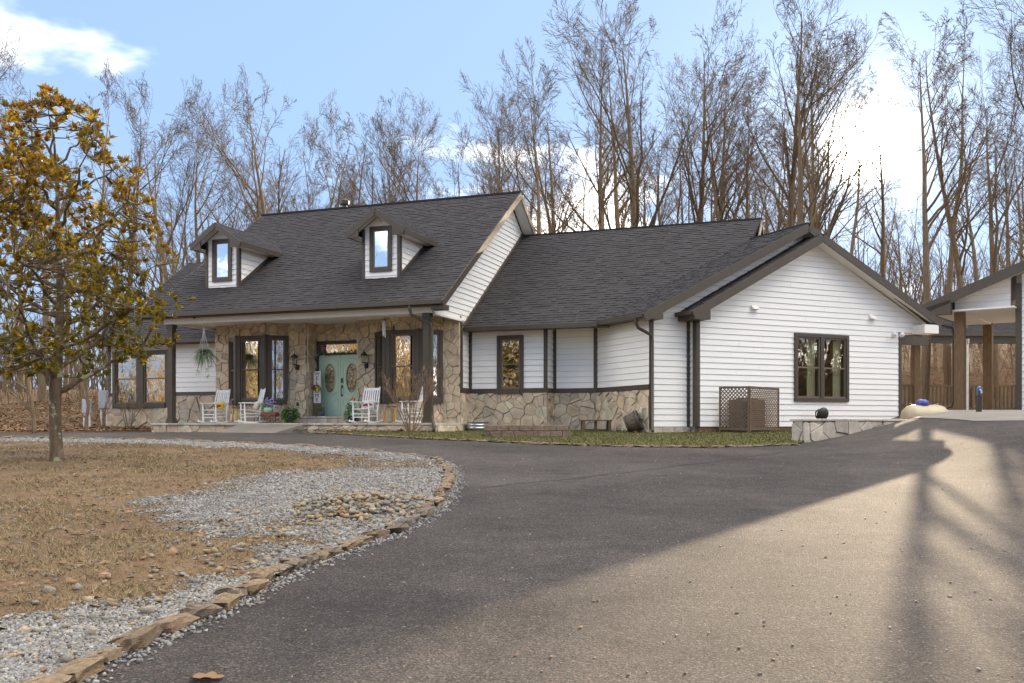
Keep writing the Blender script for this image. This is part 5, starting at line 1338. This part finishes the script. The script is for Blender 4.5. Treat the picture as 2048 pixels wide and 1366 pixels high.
def cushion(name, label, mat, loc, rotz, print_mat=None, w=.40, h=.26):
    t = thing(name, label, 'cushion', loc, rotz, None, True)
    n = 10; v = []; f = []
    for side in (-1, 1):
        for j in range(n+1):
            for i in range(n+1):
                a, b = i/n*2-1, j/n*2-1; th = .075*(max(0, 1-abs(a)**3)*max(0, 1-abs(b)**3))**.6; p = 1-.06*(1-abs(a))*(abs(b) > .9)
                x, z = a*w/2, b*h/2+h/2; y = side*th; y2 = y*cos(.25)+z*sin(.25); v.append((x, y2, z*cos(.25)-y*sin(.25)*.3))
    for sd_ in range(2):
        o = sd_*(n+1)**2
        for j in range(n):
            for i in range(n): q = o+j*(n+1)+i; f.append((q, q+1, q+n+2, q+n+1))
    add_obj('cover', v, f, M[mat], t, True)
    if print_mat:
        rng = random.Random(len(label)); mb = MB()
        shapes = [(-.10, .10, .07, .035), (.02, .10, .08, .04), (.11, .115, .05, .03), (-.04, .135, .06, .02), (.06, .145, .05, .02)] if print_mat != 'blotch' else []
        for x, z, rx, rz in shapes:
            yy = -.076*(max(0, 1-abs(2*x/w)**3)*max(0, 1-abs(2*z/h-1)**3))**.6
            mb._ball((x, yy*cos(.25)+z*sin(.25)-.004, z), (rx, .008, rz), 10, 6)
        mb.build('print', M[print_mat], t, True)
    return t
def to_main(s, d, z=FZ): p = MF(s, d, 0); return (p[0], p[1], z)
def local_on(loc, rot, x, y, z): return (loc[0]+cos(rot)*x-sin(rot)*y, loc[1]+sin(rot)*x+cos(rot)*y, loc[2]+z)
c0 = rocking_chair('rocking_chair', 'x')
specs = [((-7.87, .62), -27, 'white rocking chair with the yellow cushion, leftmost on the porch', ('yellow cushion with a maroon print on the leftmost rocking chair', 'cushion_y', 'maroon')),
         ((-6.52, .62), -62, 'white rocking chair turned sideways behind the red wagon planter', ('pale floral cushion on the rocking chair beside the wagon', 'floral', None)),
         ((-2.50, .62), -24, 'white rocking chair just right of the green front door', ('white cushion with a red truck print beside the front door', 'cushion_w', 'redprint')),
         ((-.92, .62), -64, 'white rocking chair turned sideways next to the right porch column', ('cream and gold cushion on the chair by the right column', 'floral', None))]
for i, ((s_, d_), r_, lb, cu) in enumerate(specs):
    c = c0 if i == 0 else copy_tree(c0); loc = to_main(s_, d_); c.location = loc; c.rotation_euler = (0, 0, radians(r_)); c['label'] = lb
    cushion('cushion', cu[0], cu[1], local_on(loc, radians(r_), 0, .13, .435), radians(r_), cu[2])
def stool(s_, d_, lb, rot):
    t = thing('stool', lb, 'stool', to_main(s_, d_), rot, 'yellow legged stools', True)
    mb = MB(); mb.lathe([(.17, .47), (.18, .475), (.18, .50), (.17, .505)], (0, 0, 0), 20); mb.build('seat', M['wood'], t)
    for k in range(3):
        a = k*2.094+.5; MB().tube([(cos(a)*.12, sin(a)*.12, .475), (cos(a)*.2, sin(a)*.2, 0)], [.022, .018], 8).build('leg', M['yellow'], t)
stool(-7.18, .80, 'yellow legged round stool between the two left rocking chairs', .3); stool(-1.70, .75, 'yellow legged round stool between the two right rocking chairs', .8)
def foliage(mb, c, rad, n, L, w, rng, droop=.3, up=.4):
    for _ in range(n):
        d = Vector((rng.gauss(0, 1), rng.gauss(0, 1), rng.gauss(0, 1)+up)).normalized(); p = Vector(c)+Vector((d.x*rad[0], d.y*rad[1], d.z*rad[2]))*rng.uniform(.3, 1.0)
        l = L*rng.uniform(.6, 1.3); e = p+d*l; e.z -= droop*l; sd_ = d.cross(Vector((rng.gauss(0, 1), rng.gauss(0, 1), rng.gauss(0, 1)))).normalized()*w*rng.uniform(.7, 1.3); m = p.lerp(e, .5)+Vector((0, 0, .1*l))
        mb.add([tuple(p), tuple(m+sd_), tuple(e), tuple(m-sd_)], [(0, 1, 2, 3)])
def blossoms(mb, c, rad, n, r, rng):
    for _ in range(n):
        p = (c[0]+rng.gauss(0, rad[0]), c[1]+rng.gauss(0, rad[1]), c[2]+rng.gauss(0, rad[2]))
        mb._ball(p, (r*rng.uniform(.7, 1.3), r*rng.uniform(.7, 1.3), r*rng.uniform(.5, 1)), 6, 4)
rng = random.Random(88)
# wagon planter
t = thing('wagon_planter', 'small rusty red wagon with wire wheels holding flowers and a watering can', 'planter', to_main(-5.80, .55), radians(-20), None, True)
MB().box(-.26, .26, -.13, .13, .20, .225).box(-.26, .26, -.13, -.115, .225, .33).box(-.26, .26, .115, .13, .225, .33).box(-.26, -.245, -.115, .115, .225, .33).box(.245, .26, -.115, .115, .225, .33).build('wagon_bed', M['red'], t)
for x in (-.2, .2):
    for y in (-.16, .16):
        mb = MB(); mb.tube([(x+cos(k*pi/8)*.125, y, .13+sin(k*pi/8)*.125) for k in range(17)], .009, 5, False)
        for k in range(4): a = k*pi/4; mb.tube([(x+cos(a)*.12, y, .13+sin(a)*.12), (x-cos(a)*.12, y, .13-sin(a)*.12)], .005, 4)
        mb.build('wheel', M['dark'], t)
MB().tube([(.26, 0, .22), (.42, 0, .30), (.5, 0, .45)], .01, 6).build('pull_handle', M['dark'], t)
mb = MB(); foliage(mb, (-.12, 0, .50), (.16, .10, .14), 110, .12, .012, rng, .2, .8); mb.build('flower_leaves', M['leaf_pale'], t)
mb = MB(); blossoms(mb, (0.02, 0, .66), (.12, .06, .07), 34, .026, rng); mb.build('blossoms', M['purple'], t)
t = thing('watering_can', 'mint green watering can in the red wagon on the porch', 'watering can', local_on(to_main(-5.80, .55), radians(-20), -.05, -.02, .33), radians(-20), None, True)
MB().lathe([(.10, 0), (.115, .005), (.105, .13), (.10, .15)], (0, 0, 0), 16, 1.3, .8).build('body', M['mint'], t, True)
MB().tube([(.11, 0, .05), (.2, 0, .13), (.25, 0, .19)], [.02, .016, .03], 8).build('spout', M['mint'], t, True)
MB().tube([(-.10, 0, .13), (-.16, 0, .16), (-.18, 0, .10), (-.13, 0, .04)], .008, 6).build('handle', M['mint'], t, True)
# planters
def potted(name, lb, s_, d_, pot, z0, fol, flo=None, rotz=0.0):
    t = thing(name, lb, 'potted plant', to_main(s_, d_, z0), rotz, None, True)
    MB().lathe(pot[0], (0, 0, 0), 16).build('pot', M[pot[1]], t, True)
    for (c, rad, n, L, w, dr, mt) in fol: mb = MB(); foliage(mb, c, rad, n, L, w, rng, dr); mb.build('foliage', M[mt], t)
    for (c, rad, n, r, mt) in flo or (): mb = MB(); blossoms(mb, c, rad, n, r, rng); mb.build('flowers', M[mt], t, True)
    return t
potted('potted_plant', 'bushy trailing green plant with orange flower in brown pot left of the door', -5.32, .95, ([(.14, 0), (.17, .12), (.19, .26), (.17, .27)], 'dark'), FZ,
       [((0, 0, .30), (.26, .22, .18), 330, .10, .030, .5, 'leaf'), ((0, -.1, .16), (.28, .1, .14), 130, .09, .028, .6, 'leaf'), ((.05, 0, .45), (.12, .1, .12), 50, .22, .012, .1, 'leaf_pale')], [((-.08, 0, .60), (.03, .02, .05), 9, .022, 'orange')])
potted('potted_plant', 'leafy fern and white flowers with orange bloom right of the front door', -3.36, 1.30, ([(.12, 0), (.15, .2), (.16, .22)], 'dark'), FZ,
       [((0, 0, .35), (.12, .12, .25), 150, .2, .014, .5, 'leaf'), ((-.1, -.05, .3), (.1, .1, .28), 90, .10, .02, .3, 'leaf_pale')], [((.02, 0, .72), (.05, .04, .03), 8, .028, 'orange'), ((-.03, -.1, .1), (.06, .04, .05), 10, .022, 'cushion_w')])
potted('potted_plant', 'tiny grassy plant in a purple pot on the door step', -4.74, 1.85, ([(.06, 0), (.08, .10), (.085, .13)], 'blue'), EYE+.29, [((0, 0, .16), (.05, .05, .04), 60, .16, .006, .0, 'leaf')])
# hanging basket
t = thing('hanging_basket', 'spider plant in a macrame hanger under the left end of the porch beam', 'hanging plant', to_main(-8.02, .25, EYE+2.20), 0, None, True)
mb = MB()
for k in range(4): a = k*pi/2; mb.tube([(0, 0, .95), (cos(a)*.05, sin(a)*.05, .55), (cos(a)*.16, sin(a)*.16, .18), (cos(a)*.12, sin(a)*.12, .02)], .008, 5)
mb.tube([(0, 0, .93), (0, 0, 1.0)], .015, 6); mb.build('macrame_cord', M['paint_white'], t)
MB().lathe([(.09, 0), (.15, .1), (.16, .17)], (0, 0, 0), 14).build('pot', M['dark'], t, True)
mb = MB(); foliage(mb, (0, 0, .12), (.17, .17, .12), 300, .30, .010, rng, 1.0, .5)
for k in range(5):
    a = k*1.4; l = .35+.08*k; mb.tube([(cos(a)*.15, sin(a)*.15, .1), (cos(a)*.22, sin(a)*.22, -.1), (cos(a)*.24, sin(a)*.24, -l)], .004, 4); foliage(mb, (cos(a)*.24, sin(a)*.24, -l), (.02, .02, .02), 14, .08, .008, rng, .4)
mb.build('foliage', M['leaf_pale'], t)
# wall lanterns
for s_, lb in ((-5.62, 'dark carriage lantern on the stone pier left of the front door'), (-3.12, 'dark carriage lantern on the stone pier right of the front door')):
    p = to_main(s_, 1.85, EYE+2.0); t = thing('wall_lantern', lb, 'lantern', p, radians(-20), 'carriage lanterns by the front door', True)
    MB().lathe([(.05, -.14), (.065, -.12), (.065, .0), (.05, .02)], (0, -.05, -.08), 12).build('wall_plate', M['dark'], t, True)
    MB().tube([(0, -.08, -.12), (0, -.16, -.18), (-.0, -.22, -.13), (0, -.22, -.06)], .012, 6).build('bracket', M['dark'], t, True)
    mb = MB(); mb.lathe([(.05, -.07), (.085, -.05), (.06, -.045)], (0, -.22, 0), 8)
    for k in range(6): a = k*pi/3; mb.tube([(cos(a)*.06, -.22+sin(a)*.06, -.05), (cos(a)*.095, -.22+sin(a)*.095, .17)], .007, 4)
    mb.build('cage', M['dark'], t)
    MB().lathe([(.055, -.04), (.085, .165)], (0, -.22, 0), 6).build('glass', M['glass_clear'], t)
    MB().lathe([(.125, .165), (.11, .19), (.06, .25), (.02, .275), (.012, .33), (.003, .36)], (0, -.22, 0), 8).build('cap', M['dark'], t)
# wind chime
t = thing('wind_chime', 'silver tube wind chime hanging near the right porch bay', 'wind chime', to_main(-1.80, .45, EYE+2.55), 0, None, True)
for k in range(6): a = k*pi/3; MB().tube([(cos(a)*.035, sin(a)*.035, .02+.02*k), (cos(a)*.035, sin(a)*.035, .52)], .010, 6).build('chime_tube', M['steel'], t)
MB().lathe([(.05, .53), (.05, .55)], (0, 0, 0), 12).tube([(0, 0, .54), (0, 0, .72)], .004, 4).build('hanger', M['dark'], t)
# welcome sign
sp_ = to_main(-5.06, 2.08, EYE+.29); t = thing('welcome_sign', 'tall white WELCOME board with a flower cluster leaning left of the door', 'sign', sp_, radians(-16), None, True)
MB().box(-.125, .125, -.012, .012, .43, 1.45).build('board', M['sign'], t); MB().box(-.13, .13, -.01, .014, 0, .43).build('foot_board', M['wood_grey'], t)
def text_mesh(ch, size, mat, parent, loc, name='letter'):
    cu = bpy.data.curves.new('letter', 'FONT'); cu.body = ch; cu.size = size; cu.extrude = .002; cu.align_x = 'CENTER'
    tmp = bpy.data.objects.new('tmp', cu); COL.objects.link(tmp); dg = bpy.context.evaluated_depsgraph_get()
    me = bpy.data.meshes.new_from_object(tmp.evaluated_get(dg)); bpy.data.objects.remove(tmp)
    me.materials.clear(); me.materials.append(M[mat]); o = link(bpy.data.objects.new(name, me)); o.parent = parent
    o.location = loc; o.rotation_euler = (radians(90), 0, 0); o.scale = (1.15, 1, 1); return o
for k, ch in enumerate('WELCOME'): text_mesh(ch, .165, 'letter', t, (0, -.016, 1.31-.138*k))
mb = MB(); foliage(mb, (0, -.05, .90), (.10, .04, .10), 70, .07, .02, rng); mb.build('flower_leaves', M['leaf'], t)
mb = MB(); blossoms(mb, (.05, -.08, .88), (.03, .01, .03), 12, .035, rng); mb.build('yellow_flowers', M['flower_y'], t, True)
mb = MB(); blossoms(mb, (-.09, -.07, .93), (.03, .01, .025), 9, .033, rng); mb.build('red_flowers', M['flower_r'], t, True)
# garland over the door
t = thing('door_garland', 'leafy garland with small white blossoms draped over the front door', 'garland', PD(.9, 2.3, .1), 0)
path = [PD(-.04, 1.55, .12), PD(.02, 1.9, .12), PD(.06, 2.2, .12), PD(.18, 2.33, .12), PD(.5, 2.28, .12), PD(.9, 2.33, .12), PD(1.3, 2.36, .12), PD(1.75, 2.38, .12)]
mb = MB(); mb2 = MB()
for a, b in zip(path[:-1], path[1:]):
    for k in range(6):
        c = Vector(a).lerp(Vector(b), k/6); foliage(mb, tuple(c), (.035, .035, .035), 9, .06, .014, rng)
        if rng.random() < .6: blossoms(mb2, tuple(c), (.03, .03, .03), 1, .018, rng)
mb.build('leaves', M['leaf'], t); mb2.build('blossoms', M['cushion_w'], t, True)
# small fixtures
t = thing('security_camera', 'small dark camera under the left end of the porch beam', 'camera', MF(-8.0, -.14, 3.33), 0)
MB().tube([MF(-8.05, -.10, 3.43), MF(-8.02, -.18, 3.40)], .014, 6).build('arm', M['dark'], t); MB().tube([MF(-8.02, -.14, 3.40), MF(-7.98, -.26, 3.32)], [.03, .036], 10).build('body', M['dark'], t)
MB(MF).box(-5.66, -5.58, 1.80, 1.82, .62, .74).build('outlet_cover', M['dark'], house)
for tt, hh in ((3.27, 3.26), (7.74, 3.20)):
    mb = MB(GF); mb.prism([(tt-.10, hh), (tt+.10, hh), (tt+.10, hh+.16), (tt-.10, hh+.16)], -.31, -.33); mb.add([(tt-.11, -.45, hh+.02), (tt+.11, -.45, hh+.02), (tt+.11, -.32, hh+.15), (tt-.11, -.32, hh+.15), (tt-.11, -.32, hh+.02), (tt+.11, -.32, hh+.02)], [(0, 1, 2, 3), (0, 3, 4), (1, 5, 2)]); mb.build('vent_hood', M['siding'], house)
t = thing('flood_light', 'white twin head flood light at the right corner of the gable wall', 'light', GF(8.62, -.35, 2.78), 0)
MB(GF).lathe([(.05, 2.72), (.05, 2.84)], (8.62, -.36, 0), 10).build('mount', M['pvc'], t)
for x in (8.48, 8.80): MB(GF)._ball((x, -.50, 2.77), (.075, .09, .075), 10, 7).build('lamp_head', M['pvc'], t, True)

# ------------------------------------------------------------------ things against the wing and the gable
q = MF(.62, 1.75, 0); z = gh(q[0], q[1]); t = thing('metal_tub', 'low galvanised steel tub against the stone corner beside the block bed', 'tub', (q[0], q[1], z+.03), 0, None, True)
MB().lathe([(.30, 0), (.33, .02), (.33, .09), (.345, .10), (.33, .11), (.33, .18), (.345, .19), (.33, .2), (.335, .27), (.36, .28), (.33, .285), (.31, .1)], (0, 0, 0), 28).build('tub_wall', M['steel'], t, True)
# block raised bed
bx = (.05, 23.3); z = gh(.4, 23.1); RB = thing('raised_bed', 'raised planting bed of brown split face blocks on the front lawn', 'raised bed', (.4, 23.3, z))
BF = frame((-.70, 23.45), (cos(radians(-3)), sin(radians(-3))), (-sin(radians(-3)), cos(radians(-3))), z)
rng = random.Random(99)
for row in range(3):
    for side in range(4):
        L = 2.15 if side % 2 == 0 else 1.0; x = -(row % 2)*.15
        while x < L-.02:
            x0, x1 = max(0, x), min(L, x+.30); x += .30
            if x1-x0 < .06: continue
            a, b = x0+.004, x1-.004; zz0, zz1 = -.1+row*.15+.003, -.1+row*.15+.147; j = rng.uniform(-.008, .008)
            if side == 0: box = (a, b, j, .18)
            elif side == 2: box = (a, b, .82, 1.0)
            elif side == 1: box = (2.15-.18, 2.15+j, min(max(a, .19), .8), min(b, .81))
            else: box = (j, .18, min(max(a, .19), .8), min(b, .81))
            if box[3]-box[2] < .04: continue
            MB(BF).box(*box, zz0, zz1).build('block', M['block'], RB, bevel=.012)
MB(BF).box(.17, 1.99, .17, .83, -.1, .27).build('soil', M['dirt'], RB)
# bench / planter table
q = GF(-.75, 2.1, 0); z = gh(2.6, 27.0); t = thing('wooden_bench', 'small rough timber bench before the angled stone wall', 'bench', (2.38, 26.7, z), radians(4), None, True)
for k in range(3): MB().box(-.44, .44, -.18+k*.12, -.075+k*.12, .34, .375).build('slat', M['wood_grey'], t)
for x in (-.37, .37):
    for y in (-.14, .14): MB().box(x-.04, x+.04, y-.04, y+.04, -.05, .34).build('leg', M['wood_grey'], t)
    MB().box(x-.025, x+.025, -.12, .12, .06, .12).build('stretcher', M['wood_grey'], t)
MB().box(-.35, .35, -.02, .02, .065, .115).build('stretcher', M['wood_grey'], t); MB().box(-.06, .02, -.1, -.04, .0, .34).build('leg', M['wood_grey'], t)
# half barrel lying against the wall
t = thing('half_barrel', 'dark wooden half barrel tipped on its side at the wall corner', 'barrel', (3.46, 25.75, gh(3.4, 25.6)), radians(-14), None, True)
tl = radians(68); Rm = Matrix.Rotation(tl, 4, 'Y')
def bfr(x, y, z): p = Rm @ Vector((x, y, z)); return (p.x-.34, p.y, p.z+.26)
for k in range(18):
    a0, a1 = k*2*pi/18+.01, (k+1)*2*pi/18-.01; pts = []
    for r, z in ((.22, 0), (.265, .2), (.28, .40)):
        for rr in (r, r-.022):
            for a in (a0, a1): pts.append((cos(a)*rr, sin(a)*rr, z))
    MB(bfr).add(pts, [(0, 1, 5, 4), (4, 5, 9, 8), (2, 6, 7, 3), (6, 10, 11, 7), (0, 4, 6, 2), (4, 8, 10, 6), (1, 3, 7, 5), (5, 7, 11, 9), (8, 9, 11, 10), (0, 2, 3, 1)]).build('stave', M['barrel'], t)
for z, r in ((.07, .242), (.33, .279)): MB(bfr).tube([(cos(k*pi/12)*r, sin(k*pi/12)*r, z) for k in range(25)], .012, 5, False).build('hoop', M['dark'], t)
MB(bfr).lathe([(.215, .02), (.215, .04)], (0, 0, 0), 18).build('barrel_head', M['barrel'], t)
# condenser and lattice screen
p = GF(2.78, -.62, 0); z = gh(p[0], p[1]); t = thing('air_conditioner', 'brownish outdoor air conditioner unit behind the lattice screen', 'air conditioner', (p[0], p[1], z), A25, None, True)
MB().box(-.40, .40, -.30, .30, .05, .95).build('cabinet', M['acgrey'], t, bevel=.03); MB().box(-.46, .46, -.42, .42, -.05, .05).build('pad', M['concrete'], t)
for k in range(11): MB().box(-.37, .37, -.312, -.302, .14+k*.07, .16+k*.07).build('louver', M['dark'], t)
MB().lathe([(.30, .95), (.30, .975)], (0, 0, 0), 20).build('fan_guard', M['dark'], t)
LS = thing('lattice_screen', 'brown diagonal lattice screen folded around the air conditioner', 'screen', (p[0], p[1]-.3, z))
def lattice_panel(a, b, h0, h1):
    P = plane(GF, a, b); L = P.L; fr = lambda x, y, z_: P(x, z_, y); H = h1-h0
    mb = MB(fr); mb.box(0, .045, -.02, .02, h0-.1, h1).box(L-.045, L, -.02, .02, h0-.1, h1).box(.045, L-.045, -.02, .02, h0, h0+.045).box(.045, L-.045, -.02, .02, h1-.045, h1); pan = mb.build('panel_frame', M['lattice'], LS)
    st = .105
    for sg in (1, -1):
        k = -int(H/st)-1
        while k*st < L+H:
            c = k*st; k += 1
            # line x = c + t (sg=1) or x = c - t + H..., t = h-h0
            lo, hi = 0.0, H
            if sg == 1: lo, hi = max(lo, .04-c), min(hi, L-.04-c); f_ = lambda t_: c+t_
            else: lo, hi = max(lo, c-(L-.04)), min(hi, c-.04); f_ = lambda t_: c-t_
            if hi-lo < .05: continue
            m2 = MB(fr); m2.beam((f_(lo), .006*sg, h0+lo), (f_(hi), .006*sg, h0+hi), .010, .030, (0, 1, 0)) if False else m2.add([(f_(lo)-.019, .004*sg+.006, h0+lo), (f_(lo)+.019, .004*sg+.006, h0+lo), (f_(hi)+.019, .004*sg+.006, h0+hi), (f_(hi)-.019, .004*sg+.006, h0+hi), (f_(lo)-.019, .004*sg-.002, h0+lo), (f_(lo)+.019, .004*sg-.002, h0+lo), (f_(hi)+.019, .004*sg-.002, h0+hi), (f_(hi)-.019, .004*sg-.002, h0+hi)], [(0, 1, 2, 3), (4, 7, 6, 5), (0, 4, 5, 1), (1, 5, 6, 2), (2, 6, 7, 3), (3, 7, 4, 0)])
            m2.build('lath', M['lattice'], pan)
lattice_panel((1.89, -.55), (2.30, -1.32), -.12, 1.06); lattice_panel((2.30, -1.32), (3.92, -.60), -.12, 1.06)
# round black fixture on the low wall
p = GF(5.35, -.75, 0); t = thing('outdoor_fan', 'round black covered fixture on a short bracket below the gable window', 'fixture', (p[0], p[1], EYE+.02), A25, None, True)
mb = MB(lambda x, y, z_: (x, y*cos(.3)-z_*sin(.3), y*sin(.3)+z_*cos(.3)+.30)); mb._ball((0.05, 0, 0), (.20, .11, .21), 18, 10); mb.build('head', M['black'], t, True)
MB().tube([(-.12, 0, .0), (-.10, .02, .14), (-.02, .06, .26)], .02, 6).tube([(-.12, 0, .14), (-.16, .05, .25), (-.12, .1, .36), (0, .1, .45)], .02, 6).build('bracket', M['black'], t)
# propane tank
t = thing('propane_tank', 'cream propane tank with a blue dome lid beside the house corner', 'tank', (11.45, 26.1, EYE+.2), radians(6), None, True)
prof = [(.02, -.66), (.16, -.645), (.27, -.58), (.345, -.48), (.375, -.36), (.375, .36), (.345, .48), (.27, .58), (.16, .645), (.02, .66)]
MB(lambda x, y, z_: (z_, x, y)).lathe(prof, (0, 0, 0), 24).build('tank_body', M['cream'], t, True)
MB().lathe([(.17, .33), (.175, .42), (.16, .48), (.10, .52), (.02, .53)], (-.08, 0, 0), 18).build('dome_lid', M['blue'], t, True)
for x in (-.42, .36): MB().tube([(x-.03, 0, .37), (x-.03, 0, .41), (x+.03, 0, .41), (x+.03, 0, .37)], .008, 5).build('lifting_lug', M['cream'], t)
for x in (-.35, .35): MB().box(x-.06, x+.06, -.2, .2, -.55, -.30).build('leg', M['cream'], t)
# yard hydrant and pole
t = thing('yard_hydrant', 'dark post hydrant with a blue head on the carport slab', 'hydrant', (11.75, 23.7, gh(11.75, 23.7)), 0, None, True)
MB().box(-.05, .05, -.05, .05, 0, .42).build('post', M['black'], t); MB().tube([(0, 0, .40), (0, 0, .60), (.0, -.05, .62)], [.035, .05, .04], 10).build('head', simple('hydrant_blue', (.10, .18, .42), .4), t, True)
MB().tube([(0, -.02, .58), (0, -.12, .54), (0, -.14, .47)], .02, 8).build('spout', M['steel'], t)
t = thing('white_pole', 'slim white pipe standing behind the carport posts', 'pole', (20.8, 43.0, 2.0), 0, None, True)
MB().tube([(0, 0, -.1), (0, 0, 3.35)], .05, 8).build('pipe', M['pvc'], t); MB().tube([(0, 0, 3.35), (0, 0, 3.55)], .085, 8).build('cap', M['steel'], t)
# utility boxes on the left
for k, (x, y, w_, h0_, h1_, lb) in enumerate(((-15.35, 34.0, .30, .55, 1.05, 'smaller grey utility box on a white stake beyond the left wing'), (-15.0, 34.6, .34, .7, 1.35, 'larger grey utility box on white stakes beyond the left wing'), (-14.65, 35.2, .3, .55, .95, 'grey utility box half hidden by the left wing corner'))):
    z = gh(x, y); t = thing('utility_box', lb, 'utility box', (x, y, z), .2, 'utility boxes', True)
    MB().box(-w_/2, w_/2, -.08, .08, h0_, h1_).build('cabinet', simple('box_grey', (.50, .52, .56), .5) if k == 0 else bpy.data.materials['box_grey'], t, bevel=.01)
    for s_ in (-1, 1): MB().box(s_*w_*.3-.03, s_*w_*.3+.03, -.02, .05, -.1, h0_+.05).build('stake', M['pvc'], t)
# one curled leaf on the asphalt
t = thing('curled_leaf', 'single curled dead leaf lying on the asphalt in front', 'leaf', (-1.58, 4.86, gh(-1.58, 4.86)), 0, None, True)
v = [(0, 0, .006)]; f = []
for i in range(33):
    a_ = 2*pi*i/32; r_ = .055*(1+.32*abs(sin(a_*3.5))-.25*(abs(a_-pi) < .25)); x_, y_ = cos(a_)*r_*1.35, sin(a_)*r_*.8; v.append((x_, y_, .005+.12*x_*x_/.1+.8*y_*y_/.1))
f = [(0, i, i+1) for i in range(1, 33)]
add_obj('blade', v, f, M['deadleaf'], t, True); MB().tube([(-.08, 0, .012), (-.12, .01, .01)], .002, 4).build('stalk', M['deadleaf'], t)
